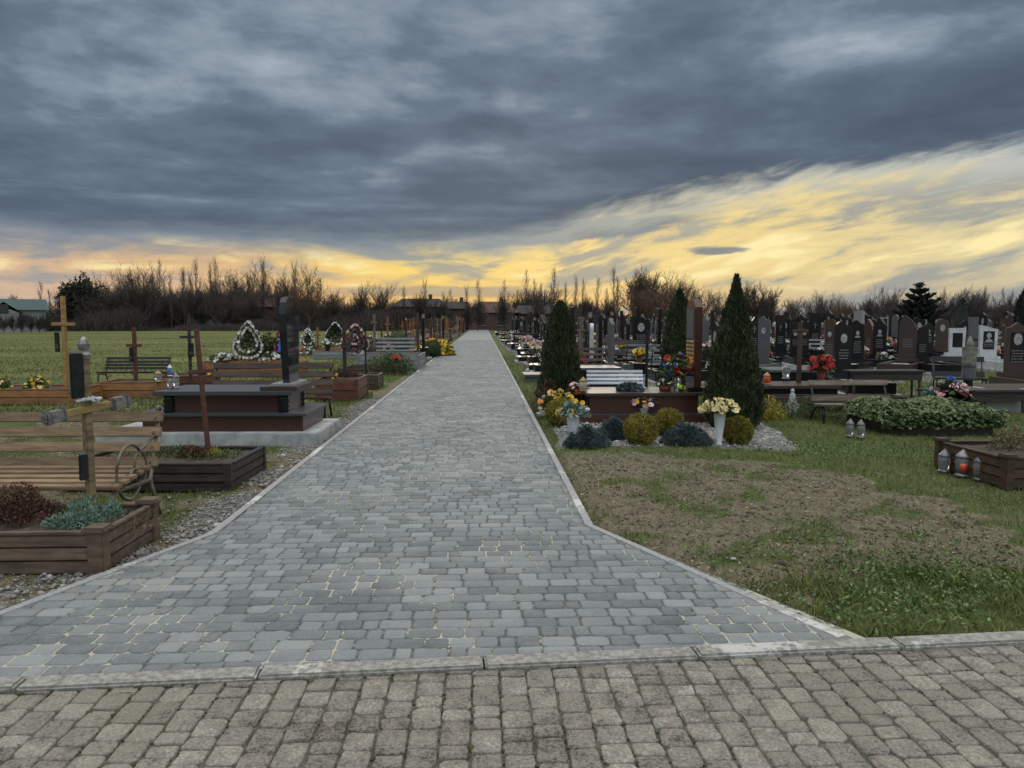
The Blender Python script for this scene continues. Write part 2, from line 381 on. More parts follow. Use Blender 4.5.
mps = t.nodes.new('ShaderNodeMapping'); mps.inputs['Scale'].default_value = (0.25,1.0,1); t.links.new(pos, mps.inputs[0]); n5 = noise(mps.outputs[0], 0.22, 6, 0.6)
soil = ramp(n1*0.5+n2*0.5, [(0.28, (0.06,0.051,0.031)), (0.46, (0.135,0.115,0.074)), (0.60, (0.205,0.18,0.122)), (0.75, (0.31,0.285,0.22))])
gr = ramp(n1*0.35+n4*0.35+n2*0.3, [(0.30, (0.04,0.055,0.018)), (0.50, (0.08,0.105,0.034)), (0.66, (0.13,0.15,0.06)), (0.8, (0.16,0.16,0.08))])
gfar = ramp(n5*0.65+n1*0.35, [(0.38, (0.055,0.078,0.020)), (0.47, (0.09,0.112,0.030)), (0.54, (0.135,0.142,0.045)), (0.64, (0.23,0.20,0.09))])
sp = t.nodes.new('ShaderNodeSeparateXYZ'); t.links.new(pos, sp.inputs[0])
fld = sstep(V(sp.outputs[1]), 13.0, 22.0)*sstep(V(sp.outputs[0]), -2.0, -6.0)
gr = mixc(fld, gr, gfar)
# cemetery ground beyond: trampled, gravelly
gra = ramp(n2*0.6+n1*0.4, [(0.35, (0.10,0.10,0.09)), (0.5, (0.20,0.20,0.19)), (0.65, (0.34,0.34,0.33))])
cv = sstep(V(asep.outputs[0])+(n2-0.5)*0.6, 0.30, 0.62)
c = mixc(cv, soil, gr); c = mixc(sstep(V(asep.outputs[1])+(n2-0.5)*0.5, 0.35, 0.6), c, gra)
t.links.new(c, b.inputs['Base Color'])
bn = t.nodes.new('ShaderNodeBump'); bn.inputs['Strength'].default_value = 0.9; bn.inputs['Distance'].default_value = 0.02
t.links.new((n2*0.5+n1*0.5).s, bn.inputs['Height']); t.links.new(bn.outputs[0], b.inputs['Normal'])
ground = npmesh('ground', verts, 4, gm, faces=fc, smooth=True); tag(ground, kind='structure')
cov = np.zeros((nx*ny, 3), np.float32)
GARD = [G(*p) for p in [(536,404),(552,424),(560,447),(700,446),(800,450),(778,432),(745,415),(640,404)]]
gv = grassmap(gx, gy); cem = ss(gx, 2.0, 3.0)*ss(gy, 13, 15)*ss(fbm(gx,gy,0.5,21), 0.42, 0.55)*0.9
gr_g = np.maximum(gravelmap(gx,gy), np.maximum(inside(GARD, gx, gy)*1.0, cem*(gy<130)))
cov[:,0] = gv.ravel(); cov[:,1] = gr_g.ravel()
a = ground.data.attributes.new('cover', 'FLOAT_VECTOR', 'POINT'); a.data.foreach_set('vector', cov.ravel())

# -------- paving stones
def stones(rows, clampf, name, m, zt=0.03, wear=0.0):
    """rows: list of (x0,x1,y0,y1) rectangles -> pillow-edged stones with rounded corners, ONE surface"""
    A = np.array(rows); n = len(A); cx = (A[:,0]+A[:,1])/2; cy = (A[:,2]+A[:,3])/2
    hx = (A[:,1]-A[:,0])/2-0.0030-rng.uniform(0,0.0014,n); hy = (A[:,3]-A[:,2])/2-0.0030-rng.uniform(0,0.0012,n)
    rad = np.minimum(hx,hy)*rng.uniform(0.28,0.5,n)
    ang = []; sg = []
    for sx, sy, a0 in ((1,1,0),(-1,1,90),(-1,-1,180),(1,-1,270)):
        for q in (0,45,90): ang.append(R(a0+q)); sg.append((sx,sy))
    ca = np.cos(ang); sa = np.sin(ang); sg = np.array(sg)
    tilt = rng.normal(0, 0.008, (n,2)); dz = rng.normal(0, 0.0013, n)
    rings = []
    for ins, z in ((0.007, 0.0), (0.002, -0.0025), (0.0, -0.008), (0.0, -0.05)):
        px = cx[:,None]+sg[:,0]*(hx-rad)[:,None]+ca*np.maximum(rad-ins,0.002)[:,None]
        py = cy[:,None]+sg[:,1]*(hy-rad)[:,None]+sa*np.maximum(rad-ins,0.002)[:,None]
        pz = zt+z+dz[:,None]+tilt[:,:1]*(px-cx[:,None])+tilt[:,1:]*(py-cy[:,None])
        rings.append(np.stack([px,py,pz],-1))
    P = np.stack(rings,1)           # n,4,12,3
    if wear: P[...,:2] += rng.normal(0, wear, (n,1,12,2)); P[:,0,:,2] += rng.normal(0, wear*0.4, (n,12))
    P[...,0], P[...,1] = clampf(P[...,0], P[...,1])
    verts = P.reshape(-1,3); base = np.arange(n)*48
    q = []
    for r_ in range(3):
        for k in range(12): q.append((r_*12+k, (r_+1)*12+k, (r_+1)*12+(k+1)%12, r_*12+(k+1)%12))
    # top cap as quads 
    q += [(0,1,2,3),(0,3,8,11),(3,4,7,8),(4,5,6,7),(8,9,10,11)]
    q = np.array(q); fc = (base[:,None,None]+q[None]).reshape(-1,4)
    o = npmesh(name, verts, 4, m, faces=fc); tag(o, kind='structure'); return o
def paver_mat(name, cols, rough, dirt=None, dirtamt=0.0, ki=0.62, kn=0.8):
    m = bpy.data.materials.new(name); m.use_nodes = True; t = m.node_tree; V.nt = t; b = t.nodes['Principled BSDF']
    tc = t.nodes.new('ShaderNodeTexCoord'); pos = tc.outputs['Object']; g = t.nodes.new('ShaderNodeNewGeometry'); ri = V(g.outputs['Random Per Island'])
    nf = noise(pos, 85, 4, 0.75); nm = noise(pos, 9, 6, 0.7); nl = noise(pos, 0.8, 4, 0.6)
    f = ri*ki+(nm-0.5)*(0.7*kn+0.1)+(nf-0.5)*kn+(nl-0.5)*0.8+(0.5-ki/2)
    c = ramp(f, [(i/(len(cols)-1), k) for i, k in enumerate(cols)])
    if dirt: c = mixc(sstep(nm*0.5+nl*0.5+(nf-0.5)*0.3, 0.50, 0.64)*dirtamt, c, dirt+(1,))
    t.links.new(c, b.inputs['Base Color'])
    rr = (nm-0.5)*0.35+rough; t.links.new(rr.s, b.inputs['Roughness']); b.inputs['Specular IOR Level'].default_value = 0.25
    bn = t.nodes.new('ShaderNodeBump'); bn.inputs['Strength'].default_value = 0.5+0.3*(kn > 1); bn.inputs['Distance'].default_value = 0.004
    t.links.new((nf*0.6+nm*0.4).s, bn.inputs['Height']); t.links.new(bn.outputs[0], b.inputs['Normal'])
    return m
pav_grey = paver_mat('pavers_grey', [(0.105,0.117,0.120),(0.172,0.187,0.191),(0.225,0.240,0.243),(0.32,0.335,0.335)], 0.75, (0.255,0.25,0.225), 0.45)
pav_brown = paver_mat('pavers_brown', [(0.075,0.067,0.053),(0.20,0.182,0.152),(0.265,0.243,0.204),(0.50,0.465,0.40)], 0.92, (0.15,0.142,0.10), 0.6, 0.26, 2.3)
# joint beds
def bed_mat(name, a, bcol, ccol, th):
    m = bpy.data.materials.new(name); m.use_nodes = True; t = m.node_tree; V.nt = t; b = t.nodes['Principled BSDF']; b.inputs['Roughness'].default_value = 0.95
    tc = t.nodes.new('ShaderNodeTexCoord'); pos = tc.outputs['Object']
    nl = noise(pos, 0.9, 5, 0.7, 0.6); nf = noise(pos, 30, 3, 0.7)
    c = mixc(sstep(nf, 0.35, 0.65), a+(1,), bcol+(1,)); c = mixc(sstep(nl+(nf-0.5)*0.25, th, th+0.07), c, ccol+(1,))
    t.links.new(c, b.inputs['Base Color']); return m
bed1 = bed_mat('joint_sand', (0.07,0.07,0.06), (0.17,0.17,0.15), (0.43,0.415,0.325), 0.512)
bed2 = bed_mat('joint_moss', (0.05,0.048,0.034), (0.12,0.115,0.085), (0.055,0.07,0.028), 0.55)
rows = []; y = 1.7; YS = 60.0; rh = 0.118
kmin = min(kerb_y(-4), kerb_y(4))
y = kmin-0.1; 
while y < YS:
    h = rh; x = min(xl(y), xl(y+h))-rng.uniform(0,0.2); xe = max(xr(y), xr(y+h))
    x = max(x, -4.5); xe = min(xe, 4.5)
    while x < xe:
        w = random.choice((0.085,0.12,0.12,0.172,0.172,0.172)) if y < 30 else 0.172
        yc = y+h/2
        if x+w > xl(yc)+0.03 and x < xr(yc)-0.03 and y+h > min(kerb_y(x), kerb_y(x+w))+0.02: rows.append((x, x+w, y, y+h))
        x += w
    y += h
xlf = lambda y: np.where(y >= YL0, XL, XL+(y-YL0)*flr); xrf = lambda y: np.where(y >= YR0, XR, XR+(y-YR0)*frr)
def cl(px, py):
    py = np.maximum(py, kerb_y(px)+0.012); return np.clip(px, xlf(py)+0.075, xrf(py)-0.075), py
stones(rows, cl, 'path_paving', pav_grey, wear=0.0013)
def sheet(name, pts, z, m):
    me = bpy.data.meshes.new(name); me.from_pydata([(p[0],p[1],z) for p in pts], [], [tuple(range(len(pts)))])
    return tag(fin(name, me, m), kind='structure')
kx0, kx1 = xl(kerb_y(-4.0)), xr(kerb_y(3))
def solve(fx):
    yy = 3.0
    for _ in range(30): yy = kerb_y(fx(yy))
    return fx(yy), yy
PL, PR = solve(xl), solve(xr)
sheet('path_bed', [PL, PR, (XR,YR0), (XR,YS+0.05), (XL,YS+0.05), (XL,YL0)], 0.0245, bed1)
# far end of the walk: same stones, drawn by a brick texture once they are finer than a pixel
m = bpy.data.materials.new('pavers_far'); m.use_nodes = True; t = m.node_tree; V.nt = t; b = t.nodes['Principled BSDF']; b.inputs['Roughness'].default_value = 0.8; b.inputs['Specular IOR Level'].default_value = 0.2
tc = t.nodes.new('ShaderNodeTexCoord'); br = t.nodes.new('ShaderNodeTexBrick'); t.links.new(tc.outputs['Object'], br.inputs[0])
br.inputs['Scale'].default_value = 1; br.inputs['Brick Width'].default_value = 0.2; br.inputs['Row Height'].default_value = 0.118; br.inputs['Mortar Size'].default_value = 0.008
br.inputs['Color1'].default_value = (0.19,0.2,0.215,1); br.inputs['Color2'].default_value = (0.26,0.27,0.28,1); br.inputs['Mortar'].default_value = (0.24,0.235,0.20,1)
t.links.new(br.outputs[0], b.inputs['Base Color'])
sheet('path_far', [(XL,YS+0.05),(XR,YS+0.05),(XR,YEND),(XL,YEND)], 0.03, m)
# concrete edging strips
edge_m = bed_mat('edging_concrete', (0.26,0.265,0.26), (0.36,0.36,0.35), (0.56,0.555,0.52), 0.55)
def strip(name, pts, w, z0, z1, m, bev=0.004):
    M_ = MB(); pts = [Vector((p[0],p[1])) for p in pts]; L = []; Rr = []
    for i, p in enumerate(pts):
        d = (pts[min(i+1,len(pts)-1)]-pts[max(i-1,0)]).normalized(); nn = Vector((-d.y, d.x)); L.append(p+nn*w/2); Rr.append(p-nn*w/2)
    vs = []
    for l, r_ in zip(L, Rr): vs += [(l.x,l.y,z0),(l.x,l.y,z1),(r_.x,r_.y,z1),(r_.x,r_.y,z0)]
    fs = []
    for i in range(len(pts)-1):
        for k in range(4): fs.append((i*4+k,(i+1)*4+k,(i+1)*4+(k+1)%4,i*4+(k+1)%4))
    fs += [(3,2,1,0), tuple((len(pts)-1)*4+k for k in range(4))]
    M_.add(vs, fs); return tag(M_.build(name, m, None, bev), kind='structure')
e = 0.036
strip('path_edging', [(PL[0]+e+0.1,PL[1]+0.04),(XL+e,YL0),(XL+e,YEND)], 0.065, -0.05, 0.034, edge_m)
strip('path_edging', [(PR[0]-e-0.1,PR[1]+0.04),(XR-e,YR0),(XR-e,YEND)], 0.065, -0.05, 0.034, edge_m)
# kerb: separate long stones, in a line
kb = bed_mat('kerb_concrete', (0.20,0.19,0.17), (0.36,0.345,0.315), (0.50,0.49,0.46), 0.60)
KB = MB(); x = -12.0; ka = math.atan(ks); kw = 0.115
while x < 12:
    L = 1.0; cx = x+L/2; cyk = kerb_y(cx)-kw/2
    KB.box((cx, cyk, -0.06+random.uniform(-.003,.003)), (L-0.008, kw, 0.21), rz=ka+random.uniform(-.004,.004), rx=random.uniform(-.02,.02)); x += L
KB.v = KB.v
tag(KB.build('kerb', kb, None, 0.010), kind='structure')
# brown pavement in front: columns of stones running away from the viewer
rows = []; x = -6.0
while x < 6.5:
    w = 0.119; y = 0.2-random.uniform(0,0.2); ymx = kerb_y(x+w/2)-kw
    while y < ymx-0.02:
        h = random.choice((0.09,0.09,0.13,0.13,0.17)); rows.append((x, x+w, y, y+h)); y += h
    x += w
def cl2(px, py): return px, np.minimum(py, kerb_y(px)-kw-0.012)
stones(rows, cl2, 'pavement_paving', pav_brown, zt=0.028, wear=0.0028)
sheet('pavement_bed', [(-14,-4),(14,-4),(14,kerb_y(14)-kw+0.02),(-14,kerb_y(-14)-kw+0.02)], 0.018, bed2)

# -------- gravel, grass (uncountable)
wx0, wy0 = G(940,600)
ico = bmesh.new(); bmesh.ops.create_icosphere(ico, subdivisions=1, radius=1); IV = np.array([v.co[:] for v in ico.verts]); IF = np.array([[v.index for v in f.verts] for f in ico.faces]); ico.free()
def pebbles(name, P, size, m, flat=0.6):
    n = len(P); s_ = size*np.exp(rng.normal(0,0.45,n)); sc3 = np.stack([s_*rng.uniform(.8,1.5,n), s_*rng.uniform(.7,1.1,n), s_*flat*rng.uniform(.7,1.2,n)],-1)
    v = IV[None]*rng.uniform(0.8,1.15,(n,12,1))*sc3[:,None]; a = rng.uniform(0,6.28,n)
    x = v[...,0]*np.cos(a)[:,None]-v[...,1]*np.sin(a)[:,None]; y = v[...,0]*np.sin(a)[:,None]+v[...,1]*np.cos(a)[:,None]
    v = np.stack([x+P[:,0:1], y+P[:,1:2], v[...,2]+P[:,2:3]],-1)
    fc = (np.arange(n)[:,None,None]*12+IF[None]).reshape(-1,3)
    return npmesh(name, v.reshape(-1,3), 3, m, faces=fc)
peb_m = mat('pebbles', (0.14,0.13,0.115), (0.30,0.285,0.26), 20, 0.85, isl=0.45)
peb_w = mat('pebbles_white', (0.27,0.262,0.24), (0.42,0.41,0.385), 20, 0.85, isl=0.35)
N = 16000; y = 3.6+ (rng.random(N)**1.5)*13; d = np.abs(rng.normal(0.0, 0.30, N))+0.02; x = xlf(y)-d
k = gravelmap(x,y)*0.55+0.05 > rng.random(N); x = x[k]; y = y[k]
tag(pebbles('gravel', np.stack([x,y,(fbm(x,y,1.3,1)-0.5)*0.05+0.0],-1), 0.009, peb_m), 'loose grey gravel along the left edge of the paved walk', 'gravel', kind='stuff')
N = 26000; x = rng.uniform(0.5,6,N); y = rng.uniform(8,16,N); k = inside(GARD,x,y); x = x[k]; y = y[k]
x2 = xlf(yq := 3.9+rng.random(420)**1.3*10)-np.abs(rng.normal(0,.34,420))-0.03
tag(pebbles('gravel', np.stack([x2,yq,np.full(420,0.006)],-1), 0.0115, peb_w), 'larger pale pebbles strewn in the gravel left of the walk', 'gravel', kind='stuff')
tag(pebbles('gravel', np.stack([x,y,np.full(len(x),0.005)],-1), 0.011, peb_w), 'pale gravel bed around the round thujas and blue junipers', 'gravel', kind='stuff')
moss_m = mat('moss', (0.03,0.036,0.014), (0.075,0.085,0.03), 20, 0.95, isl=.4)
xm_ = rng.uniform(-4,4.5,5200); k = fbm(xm_, xm_*0, 1.9, 51) > rng.uniform(0.35,0.75,5200); xm_ = xm_[k]; ym_ = kerb_y(xm_)-kw-0.006-np.abs(rng.normal(0,0.008,len(xm_)))
xj = -6.0+0.119*rng.integers(0,90,5200)+rng.normal(0,0.003,5200); yj = rng.uniform(2.2,3.5,5200); k = (yj < kerb_y(xj)-kw-0.01)&(fbm(xj,yj,1.6,61) > rng.uniform(.42,.7,5200)); xj = xj[k]; yj = yj[k]
tag(pebbles('moss', np.stack([np.concatenate([xm_,xj]),np.concatenate([ym_,yj]),np.full(len(xm_)+len(xj),0.022)],-1), 0.0042, moss_m, 0.8), 'dark green moss and grit in the joints of the old pavement', 'moss', kind='stuff')
clod_m = mat('soil_clods', (0.085,0.066,0.045), (0.19,0.155,0.112), 25, 0.95, isl=.4)
xc = rng.uniform(0.4,9,17000); yc = 3.4+7.5*rng.random(17000)**1.3; k = (xc > xrf(yc)+0.03)&(yc > kerb_y(xc)+0.03)&inside(dirt_poly,xc,yc); xc = xc[k]; yc = yc[k]
tag(pebbles('soil_clods', np.stack([xc,yc,(fbm(xc,yc,1.3,1)-0.5)*0.05-0.006],-1), 0.0085, clod_m, 0.7), 'crumbs and clods of bare brown soil right of the walk', 'soil clods', kind='stuff')
# stray stones on the soil right and left
N = 900; x = rng.uniform(0.4,9,N); y = rng.uniform(3.4,11,N); k = (x > xrf(y)+0.05)&(y > kerb_y(x)+0.05)&inside(dirt_poly,x,y); 
x2 = rng.uniform(-6,-0.9,500); y2 = rng.uniform(3.7,11,500); k2 = (x2 < xlf(y2)-0.03)
x = np.concatenate([x[k],x2[k2]]); y = np.concatenate([y[k],y2[k2]])
tag(pebbles('scattered_stones', np.stack([x,y,(fbm(x,y,1.3,1)-0.5)*0.05],-1), 0.0075, peb_w, 0.45), 'small pale stones scattered over the bare soil', 'stones', kind='stuff')
def blades(name, x, y, h, w, m, z=0.0, lean=0.45):
    n = len(x); h = h*rng.uniform(.5,1.4,n); a = rng.uniform(0,2*pi,n); b_ = rng.uniform(0,2*pi,n); l = np.abs(rng.normal(0,lean,n))*h
    zz = (fbm(x,y,1.3,1)-0.5)*0.05*ss(np.hypot(x,y),30,12)+z-0.015
    wx = np.cos(a)*w/2; wy = np.sin(a)*w/2; lx = np.cos(b_)*l; ly = np.sin(b_)*l
    v = np.stack([np.stack([x-wx,y-wy,zz],-1), np.stack([x+wx,y+wy,zz],-1), np.stack([x+lx*.5+wx*.6,y+ly*.5+wy*.6,zz+h*.6],-1), np.stack([x+lx,y+ly,zz+h],-1)],1)
    return npmesh(name, v.reshape(-1,3), 4, m)
grass_m = mat('grass_blades', (0.070,0.104,0.020), (0.185,0.205,0.055), 1.2, 0.75, isl=0.45)
drygrass_m = mat('grass_dry', (0.17,0.15,0.08), (0.33,0.29,0.18), 2, 0.8, isl=0.4)
def scat(n, x0, x1, y0, y1, dens):
    x = rng.uniform(x0,x1,n); y = y0+(y1-y0)*rng.random(n)**1.4
    k = ((x > xrf(y)+0.01)|(x < xlf(y)-0.03))&(y > kerb_y(x)+0.03)&(~inside(GARD,x,y))
    k &= dens(x,y) > rng.random(n)
    return x[k], y[k]
gd = lambda x,y: ss(grassmap(x,y), 0.25, 0.8)*(1-0.75*gravelmap(x,y))
x, y = scat(330000, -7, 11, 3.3, 17, gd)
tag(blades('grass', x, y, 0.045, 0.006, grass_m), 'short green grass growing around the graves near the walk', 'grass', kind='stuff')
n = 60000; yf = 13+rng.random(n)**1.5*60; xf_ = -1.0*yf*rng.uniform(0.10,0.80,n)-2; k = fbm(xf_*.5,yf,0.5,77) > rng.uniform(.3,.65,n); xf_ = xf_[k]; yf = yf[k]
fieldgrass = mat('grass_field', (0.075,0.095,0.026), (0.24,0.225,0.09), 0.35, 0.85, isl=.4)
tag(blades('field_grass', xf_, yf, 0.075, 0.030, fieldgrass, lean=0.8), 'tufty olive grass of the open field at the left', 'grass', kind='stuff')
x, y = scat(60000, -6, 20, 14, 34, lambda x,y: gd(x,y))
tag(blades('grass', x, y, 0.09, 0.016, grass_m), 'longer grass between the farther graves', 'grass', kind='stuff')
x, y = scat(230000, -7, 10, 3.3, 14, lambda x,y: 0.25+0.5*(1-ss(grassmap(x,y),0.2,0.6)))
tag(blades('dry_grass', x, y, 0.022, 0.006, drygrass_m, lean=1.8), 'dry straw coloured litter and dead grass on the soil', 'dry grass', kind='stuff')
x, y = scat(26000, -7, 9, 3.3, 13, lambda x,y: 0.2+0.8*(1-ss(grassmap(x,y),0.2,0.6)))
tag(npmesh('leaf_litter', leaves(np.stack([x,y,(fbm(x,y,1.3,1)-0.5)*0.05+0.002],-1), rng.normal(0,1,(len(x),3))*np.array([1,1,.15]), 0.024, 0.011, .05), 4, mat('leaf_litter_m',(0.16,0.12,0.07),(0.42,0.36,0.26),3,0.9,isl=.6)),'small pale and brown leaf scraps lying on the bare soil','leaf litter',kind='stuff')
x, y = scat(60000, 1.0, 5.5, 3.6, 6.6, lambda x,y: ss(np.hypot((x-wx0)/1.3,(y-wy0)/0.75),1.1,0.3)*ss(fbm(x,y,2.5,41),.38,.55))
tag(blades('tall_grass', x, y, 0.075, 0.006, grass_m, lean=0.6), 'taller grass tuft patch at the lower right by the kerb', 'grass', kind='stuff')
# broad weed leaves lower right and tall tufts
wx_, wy_ = G(940,600)
n = 5200; x = np.concatenate([rng.normal(wx_,0.75,n), rng.normal(G(600,440)[0]+2.4,1.1,1200)]); y = np.concatenate([rng.normal(wy_+0.2,0.5,n), rng.normal(9.0,0.4,1200)])
k = (x > xrf(y)+0.05)&(y > kerb_y(x)+0.04)&(fbm(x,y,1.7,31) > 0.42); x = x[k]; y = y[k]
C_ = np.stack([x,y,rng.uniform(0.005,0.05,len(x))],-1); D_ = np.tile((0,0,0.5),(len(x),1))+rng.normal(0,.5,(len(x),3))
weed_m = mat('weed_leaves', (0.065,0.12,0.025), (0.15,0.21,0.06), 3, 0.6, isl=0.4)
tag(npmesh('weeds', leaves(C_,D_,0.036,0.015,0.9), 4, weed_m), 'broad green weeds in the grass at the lower right by the kerb', 'weeds', kind='stuff')

# ================================================================== BUILDERS
def planter(label, px_or, w, d, h, m, nb=3, post=0.09, cap=True, rz=0, group='timber framed grave beds', soil_h=0.04, name='grave_bed', boardt=0.03):
    """w along x, d along y, origin at front-centre"""
    t = thing(name, label, 'grave bed', px_or, rz, group)
    for nm, x0, x1, y0, y1, ax in (('front_board',-w/2,w/2,0,boardt,0),('back_board',-w/2,w/2,d-boardt,d,0),('side_board',-w/2,-w/2+boardt,0,d,1),('side_board',w/2-boardt,w/2,0,d,1)):
        M_ = MB(); bh = h*0.94/nb
        for i in range(nb):
            z0 = i*bh+0.002; 
            if ax == 0: M_.b2(x0+post*0.6, x1-post*0.6, y0, y1, z0, z0+bh-0.008)
            else: M_.b2(x0, x1, y0+post*0.6, y1-post*0.6, z0, z0+bh-0.008)
        o = M_.build(nm, m, t, 0.008)
    for sx in (-1,1):
        for y0 in (0, d):
            M_ = MB(); M_.box((sx*(w/2-post*0.35), y0+(post*0.2 if y0 == 0 else -post*0.2), h*0.48), (post, post, h*0.96+0.02))
            p = M_.build('corner_post', m, t, 0.006)
            if cap:
                M2 = MB(); M2.box((sx*(w/2-post*0.35), y0+(post*0.2 if y0 == 0 else -post*0.2), h+0.012), (post*1.45, post*1.45, 0.04)); M2.build('post_cap', m, p, 0.012)
    # top rail
    M_ = MB(); z = h-0.012
    M_.box((0, boardt/2+0.003, z), (w-post*2.2, 0.05, 0.02)); M_.box((0, d-boardt/2, z), (w-post*2.2, 0.05, 0.02))
    for sx in (-1,1): M_.box((sx*(w/2-boardt/2), d/2, z), (0.05, d-post*2.0, 0.02))
    M_.build('top_rail', m, t, 0.004)
    # soil
    n1, n2 = 24, 12; vs = []; fs = []
    for j in range(n2+1):
        for i in range(n1+1):
            x = -w/2+boardt+(w-2*boardt)*i/n1; y = boardt+(d-2*boardt)*j/n2
            vs.append((x, y, h-0.05+soil_h*sin(pi*i/n1)*sin(pi*j/n2)+random.uniform(-.012,.012)))
    for j in range(n2):
        for i in range(n1): q = j*(n1+1)+i; fs.append((q,q+1,q+n1+2,q+n1+1))
    M_ = MB(); M_.add(vs, fs); M_.build('soil', soil_m, t, smooth=True)
    return t
def tuft(name, label, cat, loc, rx, ry, rz_, n, L, Wd, m, group=None, parent=None, up=0.5, shell=0.45, pname='foliage'):
    """loose mound of leaves"""
    u = rng.normal(0,1,(n,3)); u[:,2] = np.abs(u[:,2]); u /= np.linalg.norm(u,axis=1)[:,None]
    r_ = (rng.random(n)**shell)[:,None]; lump = 1+0.22*(vnoise(u[:,0]*3+9,u[:,1]*3+u[:,2]*2,1.3,4)-0.5)[:,None]*2
    P = u*r_*lump*np.array([rx,ry,rz_]); D = u+np.array([0,0,up])
    t = parent or thing(name, label, cat, loc, 0, group)
    o = npmesh(pname, leaves(P, D, L, Wd), 4, m, t)
    if parent: o.location = loc
    return t
def cross(label, x, y, z0, h, arm, armz, m, rz=0, tilt=0, wd=0.07, group='grave crosses', plaques=(), second=None, armm=None, name='wooden_cross'):
    t = thing(name, label, 'cross', (x,y,z0), rz, group); t.rotation_euler = (0, tilt, rz)
    MB().b2(-wd/2, wd/2, -wd/2, wd/2, -0.05, h).build('post', m, t, 0.006)
    MB().b2(-arm/2, arm/2, -wd/2-0.012, wd/2-0.02, armz-wd*0.45, armz+wd*0.45).build('crossbar', armm or m, t, 0.006)
    if second: MB().box((0,-0.005,second[0]), (second[1], wd*0.9, wd*0.7), ry=second[2]).build('footrest_bar', m, t, 0.005)
    for (pxx, pz, pw, ph) in plaques:
        p = MB().b2(pxx-pw/2, pxx+pw/2, -wd/2-0.045, -wd/2-0.016, pz-ph/2, pz+ph/2).build('name_plaque', plaque_m, t, 0.004)
        MB().b2(pxx-pw*0.3, pxx+pw*0.3, -wd/2-0.049, -wd/2-0.0455, pz-ph*0.3, pz-ph*0.26).b2(pxx-pw*0.25, pxx+pw*0.25, -wd/2-0.049, -wd/2-0.0455, pz-ph*0.18, pz-ph*0.14).build('engraved_lines', engr, p)
    return t
def bench(label, x, y, w, m, fm, rz=0, hb=0.83, seat=0.42, nback=4, nseat=4, group='benches beside the graves', scroll=False, z=0.0, depth=0.5, sl=0.66):
    t = thing('bench', label, 'bench', (x,y,z), rz, group)
    M_ = MB(); dd = depth*0.8
    for i in range(nseat):
        yy = -depth/2+0.03+i*dd/nseat; M_.box((0, yy+0.03, seat+(0.012 if scroll else -0.012)*i), (w, dd/nseat*0.74, 0.03), rx=R(4 if scroll else 0))
    M_.build('seat', m, t, 0.006)
    M_ = MB(); z0 = seat+0.07
    for i in range(nback):
        f_ = i/(nback-1 if nback > 1 else 1); zz = z0+(hb-0.03-z0)*f_; M_.box((0, depth/2-0.04+0.12*f_, zz), (w, 0.028, (hb-z0)/nback*(0.86 if scroll else sl)), rx=R(-14))
    M_.build('backrest', m, t, 0.006)
    for s_ in (-1,1):
        xx = s_*(w/2-0.05); M_ = MB()
        M_.tube([(xx,-depth/2+0.02,0),(xx,-depth/2+0.05,seat-0.04),(xx,depth/2-0.08,seat-0.07),(xx,depth/2-0.02,seat+0.08),(xx,depth/2+0.12,hb)], 0.018, 6)
        M_.tube([(xx,depth/2+0.06,0),(xx,depth/2-0.08,seat-0.08)], 0.018, 6)
        if scroll:
            M_.tube([(xx+0.03*0, depth/2+0.03, seat+0.28)]+[(xx, -0.02+0.21*cos(a)-0.02, seat+0.06+0.21*sin(a)) for a in np.linspace(0.7, pi+1.6, 14)]+[(xx, 0.02+0.08*cos(a), seat-0.03+0.10*sin(a)) for a in np.linspace(-1.2, 3.6, 10)], 0.014, 6)
            M_.tube([(xx, 0.12+0.10*cos(a), seat+0.06+0.13*sin(a)) for a in np.linspace(-2, 4.0, 14)], 0.011, 6)
            M_.tube([(xx, depth/2+0.12+0.03*cos(a), hb+0.02+0.03*sin(a)) for a in np.linspace(-2, 3.0, 8)], 0.013, 6)
        M_.build('side_frame', fm if not scroll else iron_old, t, smooth=True)
    if scroll:
        for i in range(nback):
            f_ = i/(nback-1); zz = z0+(hb-0.03-z0)*f_
            for s_ in (-1,1): MB().box((s_*(w/2-0.06), depth/2-0.04+0.12*f_-0.020, zz), (0.018,0.012,0.018)).build('bolt', silver, t)
        for i in range(nseat):
            for s_ in (-1,1): MB().box((s_*(w/2-0.06), -depth/2+0.06+i*dd/nseat, seat+0.017+0.012*i), (0.018,0.018,0.010)).build('bolt', silver, t)
    return t
